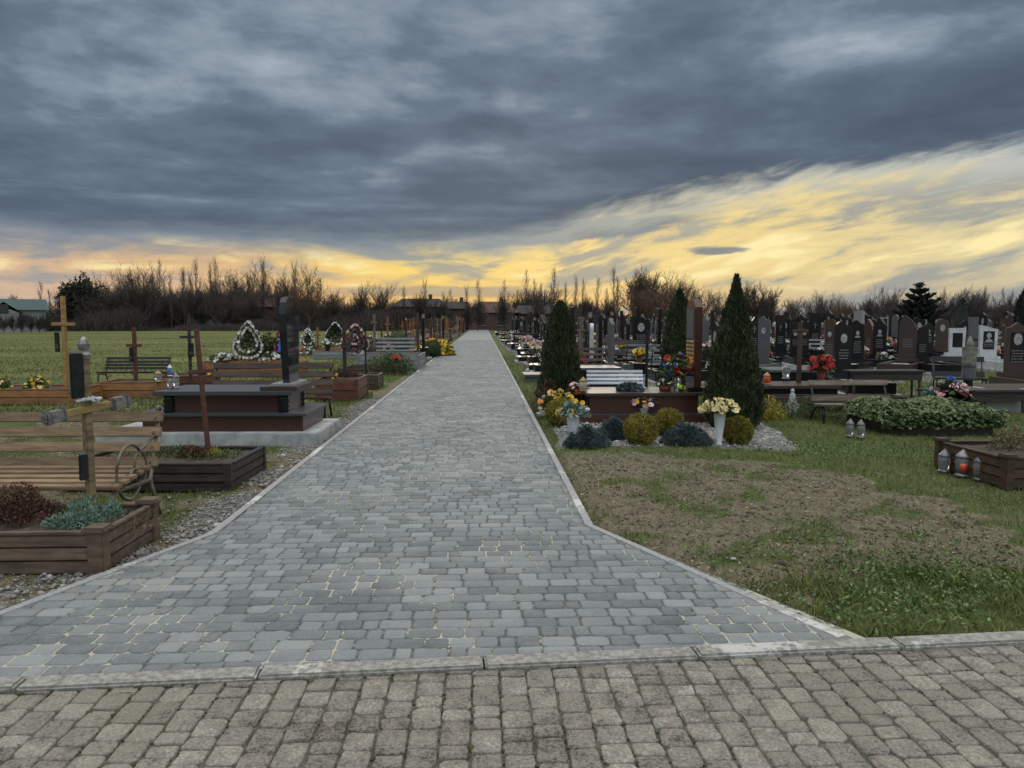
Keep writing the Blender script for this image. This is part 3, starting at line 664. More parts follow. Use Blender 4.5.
def outline(kind, w, h):
    if kind == 'wave':   top = [(w/2,h*0.86),(w*0.42,h*0.90),(w*0.25,h*0.90),(w*0.08,h*0.94),(-w*0.10,h),(-w*0.28,h*0.985),(-w*0.42,h*0.94),(-w/2,h*0.93)]
    elif kind == 'arch': top = [(w/2*cos(a), h-w*0.32+w*0.32*sin(a)) for a in np.linspace(0,pi,11)]
    elif kind == 'gable': top = [(w/2,h*0.88),(w*0.3,h*0.90),(0,h),(-w*0.3,h*0.90),(-w/2,h*0.88)]
    elif kind == 'ogee': top = [(w/2,h*0.84),(w*0.4,h*0.85),(w*0.27,h*0.90),(w*0.12,h*0.97),(0,h),(-w*0.12,h*0.97),(-w*0.27,h*0.90),(-w*0.4,h*0.85),(-w/2,h*0.84)]
    elif kind == 'flame': top = [(w/2,h*0.50),(w*0.46,h*0.68),(w*0.34,h*0.80),(w*0.12,h*0.90),(-w*0.12,h*0.98),(-w*0.22,h),(-w*0.36,h*0.9),(-w*0.44,h*0.76),(-w*0.5,h*0.62)]
    elif kind == 'slant': top = [(w/2,h*0.86),(w*0.2,h*0.9),(-w*0.2,h*0.97),(-w/2,h)]
    else: top = [(w/2,h),(-w/2,h)]
    return [(-w*0.46,0),(w*0.46,0),(w*0.47,h*0.3)]+top+[(-w*0.47,h*0.3)]
def stele_parts(t, kind, w, h, th, m, z0, y0, portrait='oval', lines=4, basem=None, pm=None, face=None):
    MB().b2(-w*0.62, w*0.62, y0-0.13, y0+0.13+th*0.5, z0-0.001, z0+0.10).build('plinth', basem or m, t, 0.008)
    M_ = MB(); M_.prism(outline(kind, w, h), y0-th/2, y0+th/2); M_.v = [(a,b_,c+z0+0.10) for a,b_,c in M_.v]
    s_ = M_.build('headstone', m, t, 0.006)
    f = y0-th/2; zb = z0+0.10
    if face:
        MB().b2(-w*0.30, w*0.30, f-0.012, f-0.001, zb+h*0.22, zb+h*0.80).build('inscription_panel', face, t, 0.003); f -= 0.012
    M_ = MB(); pz = zb+h*0.66
    if portrait == 'oval':
        n = 18; out = [(w*0.19*cos(a), pz+w*0.28*sin(a)) for a in np.linspace(0,2*pi,n,endpoint=False)]; M_.prism(out, f-0.008, f-0.001); M_.build('portrait', portr, t)
    elif portrait == 'cross':
        M_.b2(-0.012,0.012,f-0.006,f-0.001,pz-0.12,pz+0.14).b2(-0.07,-0.013,f-0.006,f-0.001,pz+0.04,pz+0.06).b2(0.013,0.07,f-0.006,f-0.001,pz+0.04,pz+0.06).build('engraved_cross', engr, t)
    elif portrait == 'etched':
        n = 14; out = [(w*0.13*cos(a), pz+w*0.17*sin(a)) for a in np.linspace(0,2*pi,n,endpoint=False)]; M_.prism(out, f-0.004, f-0.001)
        out = [(-w*0.2,pz-w*0.36),(w*0.2,pz-w*0.36),(w*0.16,pz-w*0.24),(0.0,pz-w*0.19),(-w*0.16,pz-w*0.24)]; M_.prism(out, f-0.0045, f-0.0012); M_.build('etched_portrait', portr, t)
    if lines:
        M_ = MB()
        for i in range(lines):
            zz = zb+h*0.42-i*h*0.055; x = -w*0.28+random.uniform(0,w*0.06)
            while x < w*0.24:
                l = random.uniform(0.03,0.08)*w/0.5; M_.b2(x, min(x+l, w*0.28), f-0.004, f-0.001, zz, zz+h*0.022); x += l+0.015
        M_.build('inscription', pm or engr, t)
    return s_
def grave(label, x, y, rz, kind, w, h, m, z_t=0.32, tiers=1, L=1.9, Wd=0.95, curbm=None, topm=None, group='granite headstone graves', portrait='oval', th=0.11, lines=4, z=0, face=None, pm=None):
    """head (stele) at the root, grave body extends to local -Y"""
    t = thing('gravestone', label, 'gravestone', (x,y,z), rz, group); curbm = curbm or m
    if tiers:
        MB().b2(-Wd/2-0.12, Wd/2+0.12, -L-0.1, 0.3, -0.05, 0.09).build('foundation', concrete, t, 0.01)
        M_ = MB(); zc = 0.09; cw = 0.12
        M_.b2(-Wd/2, -Wd/2+cw, -L, 0.14, zc, z_t).b2(Wd/2-cw, Wd/2, -L, 0.14, zc, z_t).b2(-Wd/2+cw, Wd/2-cw, -L, -L+cw, zc, z_t).b2(-Wd/2+cw, Wd/2-cw, -0.16, 0.14, zc, z_t)
        M_.build('kerb_frame', curbm, t, 0.008)
        if tiers > 1:
            MB().b2(-Wd/2+cw+0.002, Wd/2-cw-0.002, -L+cw+0.002, -0.162, zc, z_t-0.02).build('cover_slab', topm or gran_top, t, 0.004)
        else:
            MB().b2(-Wd/2+cw+0.002, Wd/2-cw-0.002, -L+cw+0.002, -0.162, zc, z_t-0.06).build('bed_filling', soil_m if random.random() < .5 else concrete, t)
    stele_parts(t, kind, w, h, th, m, z_t if tiers else 0.0, 0.0, portrait, lines, curbm, pm, face)
    return t
def flower_heads(n, P, r_, dirz=0.6):
    """each head: 7 petals around a centre; returns quads"""
    out = []
    for i in range(n):
        c = np.array(P[i]); nn = rng.normal(0,0.45,3)+np.array([0,-0.35,dirz]); nn /= np.linalg.norm(nn)
        a = np.cross(nn, [0.3,0.9,0.1]); a /= np.linalg.norm(a); b_ = np.cross(nn, a); rr = r_*rng.uniform(.75,1.2)
        for lay, (k0, sc_, up) in enumerate(((8,1.0,0.15),(6,0.65,0.55))):
            for k in range(k0):
                t_ = 2*pi*(k+0.5*lay)/k0; d = a*cos(t_)+b_*sin(t_); s_ = a*-sin(t_)+b_*cos(t_)
                tip = c+(d+nn*up)*rr*sc_; mid = c+(d*0.6+nn*up*0.3)*rr*sc_
                out += [c, mid+s_*rr*0.42*sc_, tip, mid-s_*rr*0.42*sc_]
    return np.array(out)
def bouquet(label, loc, cols, R_=0.15, hz=0.12, n=14, hr=0.035, vase=None, vh=0.2, vr=0.07, group='flower arrangements on the graves', leafm=None, name='flower_bouquet', nleaf=260, vtop=None, catg='flowers'):
    t = thing(name, label, catg, loc, 0, group)
    if vase:
        vt = vtop or vr*1.25
        M_ = MB().lathe([(vr*0.8,0),(vr*0.85,0.012),(vr*0.62 if vt > vr*1.5 else vr,vh*0.08),(vr+(vt-vr)*0.4,vh*0.6),(vt*0.92,vh*0.93),(vt,vh),(vt*0.9,vh-0.005),(vt*0.8,vh-0.03)], n=20); M_.build('vase', vase, t, smooth=True)
    else: vh = 0.0
    u = rng.normal(0,1,(nleaf,3)); u[:,2] = np.abs(u[:,2]); u /= np.linalg.norm(u,axis=1)[:,None]
    P = u*(rng.random(nleaf)**.5)[:,None]*np.array([R_,R_*0.8,hz])+np.array([0,0,vh])
    npmesh('leaves', leaves(P,u,hr*2.2,hr*0.9), 4, leafm or green_m, t)
    per = max(1, n//len(cols))
    for m_ in cols:
        u = rng.normal(0,1,(per,3)); u[:,2] = np.abs(u[:,2])+0.15; u[:,1] -= 0.3; u /= np.linalg.norm(u,axis=1)[:,None]
        P = u*rng.uniform(.8,1.08,(per,1))*np.array([R_,R_*0.8,hz])+np.array([0,0,vh])
        if label == 'p' or (loc[1] > 14.5 and per > 12) or n > 70: npmesh('blooms', flower_heads(per,P,hr), 4, m_, t)
        else:
            for q in P: npmesh('bloom', flower_heads(1,[q],hr), 4, m_, t)
    return t
def lantern(label, loc, h=0.24, r_=0.055, glass=None, lid=None, group='grave lanterns'):
    t = thing('grave_lantern', label, 'lantern', loc, 0, group)
    MB().lathe([(r_*0.95,0),(r_,0.012),(r_*0.8,0.03)], n=14).build('foot', lid or lid_m, t, smooth=True)
    MB().lathe([(r_*0.72,0.03),(r_*0.9,h*0.22),(r_*1.02,h*0.5),(r_*0.85,h*0.66),(r_*0.8,h*0.68)], n=14).build('glass', glass or glass_clear, t, smooth=True)
    l = MB().lathe([(r_*0.98,h*0.68),(r_,h*0.71),(r_*0.7,h*0.80),(r_*0.5,h*0.86),(r_*0.25,h*0.93),(0.001,h)], n=14).build('lid', lid or lid_m, t, smooth=True)
    return t
def wreath(label, loc, w, h, cols, rz=0, lean=0.18, leafm=None, group='funeral wreaths', ribbon=None):
    t = thing('funeral_wreath', label, 'wreath', loc, rz, group); t.rotation_euler = (-lean,0,rz)
    n = 2200; a = rng.uniform(0,2*pi,n); 
    def tear(a, s_): return np.stack([s_*w/2*np.sin(a)*(1-0.72*(np.cos(a)+1)/2)*1.3, rng.normal(0,0.03,len(a)), h*0.46+s_*h*0.46*np.cos(a)],-1)
    P = tear(a, rng.uniform(0.0,1.0,n)**.6); D = P-np.array([0,0,h*0.45]); D /= np.linalg.norm(D,axis=1)[:,None]+1e-6
    npmesh('fir_leaves', leaves(P,D,0.10,0.03), 4, leafm or thuja_m, t)
    for i, m_ in enumerate(cols[:2] if ribbon is None else cols):
        k = int(64-18*i); aa = np.linspace(0,2*pi,k,endpoint=False)+i*0.3; s_ = 0.90-0.30*i
        P = tear(aa, s_); P[:,1] -= 0.07
        npmesh('blooms', flower_heads(k,P,0.05,0.0), 4, m_, t)
    M_ = MB(); M_.tube([(-w*0.3,0.05,0.1),(0,0.02,h*0.85)],0.01,5).tube([(w*0.3,0.05,0.1),(0,0.02,h*0.85)],0.01,5).tube([(0,0.4,0),(0,0.02,h*0.85)],0.01,5); M_.build('stand', iron, t)
    if ribbon:
        M_ = MB()
        for s_ in (-1,1):
            M_.add([(s_*0.02,-0.10,h*0.75),(s_*0.08,-0.10,h*0.75),(s_*(w*0.25),-0.12,h*0.15),(s_*(w*0.13),-0.12,h*0.13)], [(0,1,2,3)]) if s_ > 0 else M_.add([(s_*0.02,-0.10,h*0.75),(s_*0.08,-0.10,h*0.75),(s_*(w*0.25),-0.12,h*0.15),(s_*(w*0.13),-0.12,h*0.13)], [(3,2,1,0)])
        M_.build('ribbon', ribbon, t)
    return t
def thuja(label, x, y, h, r_, m=None, n=17000, group='conical thujas', name='thuja_tree', pr=None):
    pr = pr or [0.75,0.95,1.0,0.93,0.78,0.58,0.38,0.22,0.12,0.03]
    t = thing(name, label, 'tree', (x,y,0), 0, group)
    MB().tube([(0,0,-0.05),(0.01,0,h*0.5),(0,0.01,h*0.92)],[0.05,0.03,0.008],7).build('trunk', bark_m, t, smooth=True)
    z = rng.random(n)**1.25; a = rng.uniform(0,2*pi,n)
    prof = lambda z: np.interp(z, [0,0.05,0.15,0.32,0.5,0.65,0.78,0.87,0.93,1.0],pr)
    lump = 0.74+0.34*vnoise(a*2.4, z*h*4, 1.0, 2)+0.30*vnoise(a*4.5, z*h*2.2, 1.0, 12)+0.20*(vnoise(a*6, z*h*14, 1.0, 5)-.5)
    rad = prof(z)*r_*lump*(1-0.30*rng.random(n)**2.2)
    P = np.stack([rad*np.cos(a), rad*np.sin(a), 0.02+z*h],-1); D = np.stack([np.cos(a)*0.45,np.sin(a)*0.45,np.full(n,1.0)],-1)
    lg = np.where(rng.random(n) < 0.06, 1.9, 1.0); P[:,:2] *= np.where(lg > 1, 1.04, 1.0)[:,None]
    vs = leaves(P,D,0.085*lg,0.022,0.30)
    npmesh('crown', vs, 4, m or thuja_m, t)
    M_ = MB(); M_.lathe([(r_*float(prof(q))*0.58, 0.06+q*h*0.93) for q in (0.0,0.06,0.15,0.3,0.5,0.7,0.82,0.92,0.98)], n=16); M_.build('inner_foliage', m or thuja_m, t)
    return t
def ball_shrub(label, x, y, r_, m, group, n=6500, sq=0.95, name='round_thuja'):
    t = thing(name, label, 'shrub', (x,y,0), 0, group)
    u = rng.normal(0,1,(n,3)); u /= np.linalg.norm(u,axis=1)[:,None]
    P = u*r_*(1.04-0.26*rng.random(n)**1.3)[:,None]*(0.86+0.26*vnoise(u[:,0]*3+5+x,u[:,1]*3+u[:,2]*3,1.9,3))[:,None]; P[:,2] = P[:,2]*sq+r_*0.86; k = P[:,2] > -0.01
    npmesh('foliage', leaves(P[k],u[k]+np.array([0,0,.5]),0.042,0.012,0.5), 4, m, t)
    M_ = MB(); M_.lathe([(r_*0.84*sin(q), r_*0.86-r_*0.84*sq*cos(q)) for q in np.linspace(0.25,pi-0.05,9)], n=16); M_.build('inner_foliage', m, t)
    MB().tube([(0,0,-0.03),(0,0,r_*0.5)],0.02,6).build('stem', bark_m, t)
    return t
def juniper(label, x, y, rx, ry, h, group='blue creeping junipers'):
    t = thing('creeping_juniper', label, 'shrub', (x,y,0), 0, group); n = 8000
    a = rng.uniform(0,2*pi,n); r_ = rng.random(n)**.55; k = 0.62+0.75*vnoise(a*2.6+x,a*0+3+y,1.0,8)
    P = np.stack([np.cos(a)*r_*rx*k, np.sin(a)*r_*ry*k, h*(1-r_**2.2)*rng.uniform(0.55,1.05,n)*(0.5+1.0*vnoise(np.cos(a)*r_*4+7+x,np.sin(a)*r_*4+7+y,1.6,3))+0.02],-1)
    D = np.stack([np.cos(a),np.sin(a),np.full(n,0.55)],-1)
    npmesh('foliage', leaves(P,D,0.075,0.013,0.6), 4, junip, t)
    MB().lathe([(rx*0.6,0),(rx*0.5,h*0.22),(rx*0.3,h*0.42),(0.05,h*0.5)], n=14).build('inner_foliage', junip, t).scale = (1, ry/rx, 1)
    return t

# ================================================================== LEFT SIDE, NEAR
# near weathered timber bed
c0 = G(104,574); w = 2.6; d = 0.78
bx = c0[0]-w/2
planter('weathered brown timber grave bed at the left foreground beside the walk', (bx, c0[1], 0), w, d, 0.275, wood_brown, 3, 0.10, True, name='grave_bed')
yb = c0[1]
cx_ = Xp(92, yb+0.42, 0.24); cy_ = yb+0.42
ct = Zp(344, cy_, cx_)
t = cross('tall weathered wooden cross with black plaques and silver bar ends beside the slatted bench', cx_, cy_, 0.22, ct-0.22-0.05, 0.46, Zp(409, cy_, cx_)-0.22, wood('wood_honey', (0.10,0.075,0.045), (0.30,0.215,0.11), 0.6), rz=R(56), wd=0.052,
      armm=mat('wood_ochre', (0.20,0.14,0.05), (0.38,0.27,0.10), 12, 0.7, 0.3))
hh = ct-0.22
# plaques hang on the left face of the post
for (py0, py1, w_) in ((353,397,0.085),(453,478,0.055)):
    z1 = Zp(py0,cy_,cx_)-0.22; z0 = Zp(py1,cy_,cx_)-0.22
    p = MB().b2(-0.031-w_, -0.033, -0.045, -0.022, z0, z1).build('name_plaque', plaque_m, t, 0.004)
    MB().b2(-0.035-w_, -0.032, -0.05, -0.018, z1+0.001, z1+0.018).build('plaque_frame', silver, p, 0.003)
za = Zp(409, cy_, cx_)-0.22; tl = R(-7)
bar = [c for c in t.children if c.name.startswith('crossbar')][0]; bar.data.transform(Matrix.Translation((0,0,za)) @ Matrix.Rotation(tl,4,'Y') @ Matrix.Translation((0,0,-za)))
for s_ in (-1,1):
    M_ = MB(); M_.box((s_*0.215,-0.015,0),(0.09,0.072,0.078)); M_.box((s_*0.268,-0.015,0),(0.018,0.085,0.098)); M_.box((s_*0.287,-0.015,0),(0.022,0.055,0.06)); M_.box((s_*0.165,-0.015,0),(0.014,0.08,0.09))
    o = M_.build('bar_end_ornament', silver, t, 0.008); o.data.transform(Matrix.Translation((0,0,za)) @ Matrix.Rotation(tl,4,'Y'))
MB().lathe([(0.040,hh-0.10),(0.046,hh-0.07),(0.026,hh-0.05),(0.038,hh-0.02),(0.040,hh),(0.026,hh+0.03),(0.008,hh+0.05)], n=7).build('top_ornament', silver, t)
# crumpled film under the upper plaque
M_ = MB(); 
for k in range(7): M_.box((-0.06+0.02*k, -0.04+random.uniform(-.02,.02), za+0.065+random.uniform(-.01,.012)), (0.035,0.05,0.012), rz=random.uniform(0,3), rx=random.uniform(-.6,.6))
M_.build('plastic_film', plastic_wrap, t)
# plants of the near bed
gx_, gy_ = G(18,525,0.22)
tuft('sedum_clump','rust brown dried sedum clump at the left end of the near timber bed','plant',(Xp(16,yb+0.42,0.3),yb+0.42,0.20),0.27,0.24,0.27,6500,0.020,0.013,rust_m)
tuft('artificial_sprig','turquoise artificial sprigs at the foot of the near weathered cross','plant',(Xp(84,yb+0.33,0.25),yb+0.33,0.22),0.15,0.11,0.20,850,0.026,0.008,turq,up=1.0)
tuft('dusty_miller','pale silvery green leafy clump in front of the near weathered cross','plant',(Xp(66,yb+0.26,0.25),yb+0.26,0.21),0.16,0.10,0.12,1500,0.024,0.010,dusty)
tuft('artificial_sprig','turquoise sprig right of the near weathered cross','plant',(Xp(108,yb+0.45,0.25),yb+0.5,0.22),0.09,0.08,0.15,380,0.026,0.008,turq,up=1.0)
tuft('ground_cover_plant','low pale leaved ground cover behind the silvery clump in the near bed','plant',(Xp(50,yb+0.45,0.2),yb+0.45,0.20),0.45,0.2,0.06,1400,0.03,0.015,green_m)
tuft('leafy_weeds','low green weeds along the back of the near timber bed','plant',(Xp(40,yb+0.6,0.2),yb+0.55,0.20),0.75,0.16,0.10,2600,0.03,0.013,green_m)
tuft('dry_stalks','dry straw coloured stalks in the near timber bed','plant',(Xp(70,yb+0.4,0.2),yb+0.40,0.21),0.6,0.2,0.07,1300,0.035,0.006,dry_m)
# near slatted bench
bY = 5.90; bxr = Xp(160, bY, 0.6)
bench('long tan slatted bench with scrolled iron armrest at the left edge', bxr-1.15, bY, 2.0, wood_tan, iron_old, hb=Zp(415,bY+0.37,-2.5)+0.01, seat=0.385, nback=4, nseat=5, scroll=True, depth=0.72, rz=R(-1.5))
# second, dark bed
c1 = G(232,491); c1b = G(262,470)
wq = 1.55; dq = c1b[1]-c1[1]
planter('very dark brown timber grave bed with a leaning red-brown cross, beside the near slatted bench', (c1[0]-wq/2, c1[1], 0), wq, dq, 0.27, wood_dark, 3, 0.07, False, rz=R(-2))
yy = c1[1]+dq*0.55
tuft('grave_plants','low moss and green plants covering the very dark brown grave bed','plant',(c1[0]-wq*0.45,yy,0.23),0.62,0.30,0.10,2600,0.03,0.014,green_m)
tuft('wilted_flowers','wilted brown flower heap left of the leaning cross','plant',(Xp(195,yy,0.3),yy-0.1,0.26),0.16,0.12,0.09,500,0.035,0.02,rust_m)
tuft('yellow_plant','small yellow green plant right of the leaning cross','plant',(Xp(218,yy,0.3),yy-0.1,0.25),0.07,0.07,0.10,220,0.03,0.015,mat('foliage_yellowish',(0.20,0.20,0.03),(0.38,0.36,0.08),8,0.8,isl=.4))
zt = Zp(331,yy,-2.5)
cross('slim red-brown cross leaning left, in front of the tiered granite tomb', Xp(209,yy,0.25), yy, 0.22, zt-0.20, 0.24, Zp(373,yy,-2.6)-0.20, wood_red, rz=R(30), tilt=R(-3.5), wd=0.045)
# tiered granite tomb
s0 = G(318,446); sl_h = 0.17; ym = s0[1]
zs = sl_h
tomb = thing('tiered_tomb','large tiered red and black granite tomb with a tall dark headstone on a concrete slab','tomb',(s0[0]-1.3,ym,0),R(-1.0))
def L2(px, Y, z): return Xp(px, Y, z)-(s0[0]-1.3)
MB().b2(-1.5,1.30,0,1.45,-0.1,zs).build('concrete_slab', concrete, tomb, 0.012)
MB().b2(-0.97,1.08,0.16,1.30,zs,zs+0.20).build('lower_tier', gran_red, tomb, 0.004)
MB().b2(-1.07,1.14,0.10,1.36,zs+0.20,zs+0.235).build('lower_ledge', gran_top, tomb, 0.006)
MB().b2(-0.64,0.84,0.30,1.16,zs+0.235,zs+0.46).build('upper_tier', gran_red, tomb, 0.004)
for xx in (-0.74,0.74):
    for yy_ in (0.24,1.06):
        M_ = MB(); M_.lathe([(0.06,0),(0.075,0.02),(0.06,0.05),(0.078,0.08),(0.06,0.11),(0.078,0.14),(0.06,0.18),(0.075,0.225)], (xx+0.06,yy_+0.06,zs+0.235), 16); M_.build('corner_baluster', gran_black, tomb, smooth=True)
MB().b2(-0.84,0.94,0.18,1.24,zs+0.46,zs+0.515).build('top_slab', gran_top, tomb, 0.008)
pl = 0.5
MB().b2(0.50,0.98,0.28,1.16,zs+0.517,zs+0.565).build('headstone_plinth', gran_brown, tomb, 0.006)
MB().b2(0.62,0.92,0.34,1.10,zs+0.565,zs+0.60).build('plinth_step', gran_light, tomb, 0.006)
zt = Zp(297, ym+0.7, -2.5); hS = zt-(zs+0.60)
out = [(-0.24,0),(0.24,0),(0.27,hS*0.25),(0.31,hS*0.55),(0.34,hS*0.72),(0.33,hS*0.82),(0.22,hS*0.86),(0.18,hS*0.93),(0.06,hS*0.985),(-0.08,hS),(-0.24,hS*0.985),(-0.30,hS*0.93),(-0.34,hS*0.8),(-0.33,hS*0.6),(-0.28,hS*0.25)]
M_ = MB(); M_.prism([(-a,z) for a,z in out][::-1], -0.045, 0.045)
M_.v = [(0.79-b_, 0.72-a_, c+zs+0.60) for a_,b_,c in M_.v]
M_.build('headstone', mat('granite_mirror',(0.018,0.018,0.02),(0.03,0.031,0.035),120,0.05), tomb, 0.006)
M_ = MB(); out = [(0.12*cos(a), 0.17*sin(a)) for a in np.linspace(0,2*pi,18,endpoint=False)]; M_.prism(out,-0.004,0.004); M_.v = [(0.71-b_,0.72-a_,c+zs+0.6+hS*0.6) for a_,b_,c in M_.v]; M_.build('portrait', portr, tomb)
lx = s0[0]-1.3
for k,(px,lab) in enumerate(((172,'silver grave lantern at the left end of the granite tomb top'),(166,'small white figurine lantern beside the silver lantern on the tomb'))):
    lantern(lab, (Xp(px+4,ym+0.6,0.7),ym+0.6,zs+0.515), 0.22-0.08*k, 0.045, glass_clear, lid_m)
# brown bench behind the tomb
bench('wide dark brown slatted bench behind the granite tomb', (Xp(207,12.4,.6)+Xp(330,12.4,.6))/2, 12.4, Xp(330,12.4,.6)-Xp(207,12.4,.6), wood_choc, iron, hb=Zp(364,12.7,-3), seat=0.36, nback=4, nseat=4, sl=0.86)
# red-brown planter F with flowers and cross
def px_planter(label, p0, p1, pyb, pyt, m, d=1.0, cap=False, nb=3, rz=0):
    Y = G((p0+p1)/2, pyb)[1]; x0, x1 = Xp(p0,Y), Xp(p1,Y); h = Zp(pyt,Y,(x0+x1)/2)
    planter(label, ((x0+x1)/2,Y,0), x1-x0, d, h, m, nb, 0.08, cap, rz); return x0, x1, Y, h
x0,x1,Y,h = px_planter('glossy red-brown timber grave bed right of the dark brown bench, with yellow flowers', 316, 358, 401, 379, wood_red, 1.3, nb=2)
bouquet('bright yellow flower bunch on the red-brown grave bed', (Xp(330,Y+.3,h),Y+.3,h-0.03), [fl_y], 0.14,0.16,16,0.045, None)
tuft('wilted_flowers','dark wilted flower heap on the red-brown grave bed','plant',(Xp(340,Y+.8,h),Y+.8,h-0.02),0.40,0.3,0.16,1500,0.05,0.02,rust_m)
cross('thin dark cross standing in the red-brown grave bed', Xp(345,Y+.5,h), Y+.5, h-0.04, Zp(322,Y+.5,-2.5)-h+0.04, 0.22, Zp(345,Y+.5,-2.5)-h, wood_dark, rz=R(60), wd=0.06)
x0,x1,Y,h = px_planter('small chocolate timber grave bed behind the red-brown one', 340, 378, 389, 375, wood_choc, 0.9)
cross('thin black iron cross with a small lantern, in the small chocolate grave bed', Xp(366,Y+.4,h), Y+.4, h-0.04, Zp(318,Y+.4,-2.5)-h+0.04, 0.26, Zp(336,Y+.4,-2.5)-h, iron, rz=R(10), wd=0.04, name='iron_cross')
# orange planters by the field
x0,x1,Y,h = px_planter('long orange timber grave bed with a tall orange cross at the field edge', -46, 73, 405, 389, wood_orange, 1.1, cap=False, nb=2)
cy = Y+0.5; cross('tall orange-brown wooden cross with a hanging black plaque at the field edge', Xp(67,cy,h), cy, h-0.05, Zp(296,cy,-8)-h+.05, Xp(78,cy)-Xp(54.5,cy), Zp(324,cy,-8)-h+.05, wood('wood_bright_orange', (0.30,0.155,0.05), (0.48,0.29,0.11), 0.55), rz=R(-6), wd=0.072, plaques=((-0.11,Zp(342,cy,-8)-h+.05,0.09,0.38),))
for px, lab in ((40,'yellow chrysanthemum mound left of the tall orange cross'),(2,'yellow chrysanthemum at the far left end of the orange grave bed')):
    bouquet(lab,(Xp(px,cy,h),cy-0.1,h-0.04),[fl_y,fl_y,fl_c],0.24,0.24,48,0.035,None,nleaf=700,name='chrysanthemum')
x0,x1,Y,h = px_planter('shorter orange-brown timber grave bed in front of the black bench', 97, 158, 398, 382, wood_orange, 1.0, nb=2)
cy = Y+0.5; cross('small orange-brown cross in front of the black slatted bench', Xp(136,cy,h), cy, h-0.05, Zp(325,cy,-7)-h, 0.32, Zp(343,cy,-7)-h, wood_red, rz=R(-5), wd=0.07, plaques=((-0.05,Zp(352,cy,-7)-h,0.07,0.3),))
bench('black slatted bench at the edge of the green field', (Xp(100,18,.5)+Xp(166,18,.5))/2, 18, Xp(166,18,.5)-Xp(100,18,.5), iron, iron, hb=Zp(357,18.3,-7), seat=0.40, nback=4, nseat=3, sl=0.85)
lantern('round brownish grave lantern on the shorter orange bed', (Xp(156,15.8,.3),15.9,0.33),0.24,0.08,glass_clear,lid_gold)
cross('dark brown cross with gold figure and black plaque, left of the leaning cross', Xp(191,17,.2), 17.0, 0.0, Zp(319,17,-6.5), 0.42, Zp(337,17,-6.5), wood_dark, rz=R(40), wd=0.06, plaques=((0.0,Zp(350,17,-6.5),0.12,0.30),))
x0,x1,Y,h = px_planter('dark red timber grave bed under the cross with the gold figure', 158, 205, 391, 376, wood_red, 1.0, nb=2)
bouquet('yellow flowers by the cross with the gold figure', (Xp(206,18,.3),18,0.1),[fl_y],0.15,0.3,12,0.05,None)
lantern('blue and white bottle shaped lantern on the dark red bed',(Xp(170,Y+.3,h),Y+.3,h-0.03),0.28,0.06,mat('glass_blue',(0.05,0.12,0.4),(0.3,0.4,0.6),9,0.2),vase_w)
# wreaths beyond, against the field
x0,x1,Y,h = px_planter('orange timber grave bed carrying the white ringed wreath', 203, 262, 376, 361, wood_orange, 1.0, nb=2)
Yw = Y+.3
wreath('white ringed teardrop wreath on dark fir, standing against the field', (Xp(248,Yw,h),Yw,h), 0.95, Zp(320,Yw,-6)-h+.12, [fl_w,fl_w,fl_w], rz=R(5))
bouquet('heap of white flowers left of the white ringed wreath', (Xp(224,Yw,h),Yw-.1,h-.03),[fl_w],0.42,0.25,30,0.07,None)
bouquet('white flower bunch between the two big wreaths', (Xp(270,Yw,h),Yw+.1,h-.03),[fl_w],0.3,0.25,22,0.07,None)
x0,x1,Y2,h2 = px_planter('brownish orange grave bed directly behind the tall dark headstone', 263, 300, 378, 362, wood_orange, 1.0, nb=2)
wreath('tall wreath with pink blooms and blue ribbon left of the tall dark headstone', (Xp(283,Yw,h2),Yw+.2,h2), 0.75, Zp(313,Yw,-6)-h2+.1, [fl_pu,fl_p,fl_p], rz=R(-15), ribbon=fl_b)
tuft('fir_branches','dark leaning fir branch sheaf between the wreaths','plant',(Xp(268,Yw+.5,h),Yw+.5,h),0.45,0.2,0.75,1500,0.12,0.03,thuja_m)
x0,x1,Y,h = px_planter('orange timber grave bed under the tripod wreath', 312, 347, 354, 346, wood_orange, 1.2, nb=2)
wreath('black and white tripod wreath over the orange grave bed', (Xp(335,Y+.3,h),Y+.3,h), 1.1, Zp(321,Y+.3,-6)-h+.1, [fl_w], leafm=spruce_m)
wreath('small white wreath beside the tripod wreath', (Xp(309,Y-.2,0),Y-.4,0.25), 0.75, 1.1, [fl_w,fl_w])
bouquet('white and red flower basket below the small white wreath', (Xp(308,Y-.7,0),Y-.8,0),[fl_w,fl_w,fl_r],0.4,0.4,30,0.07,None)
cross('small yellow-brown cross beside the small white wreath', Xp(318,Y,0), Y, 0, Zp(327,Y,-6), 0.3, Zp(335,Y,-6), wood_orange, wd=0.09)
wreath('large dark wreath with rows of pink blooms', (Xp(355,27,.3),27,0.35), 1.2, 1.25, [fl_lp,fl_pu,fl_lp,fl_pu], rz=R(-5), ribbon=iron)
# grey painted bed and bench
x0,x1,Y,h = px_planter('grey painted timber grave bed with a bushy green plant', 357, 420, 371, 355, wood_greyblue, 2.2, nb=3)
bench('light grey slatted bench behind the grey painted bed', (Xp(375,Y+3,.5)+Xp(414,Y+3,.5))/2, Y+3, Xp(414,Y+3,.5)-Xp(375,Y+3,.5), wood_greyblue, iron, hb=Zp(338,Y+3.2,-3), seat=0.45, nback=4, nseat=3)
tuft('bushy_plant','bushy green plant in the brown bed before the grey painted bed','plant',(Xp(390,22.5,.2),22.5,0.1),0.75,0.35,0.55,2600,0.08,0.03,green_m)
px_planter('low chocolate timber grave bed in front of the grey painted bed', 347, 404, 375, 366, wood_choc, 0.8, nb=2)
bouquet('small red flowers in the bushy green plant', (Xp(396,22.3,.5),22.3,0.45),[fl_r],0.12,0.10,8,0.06,None,nleaf=40)
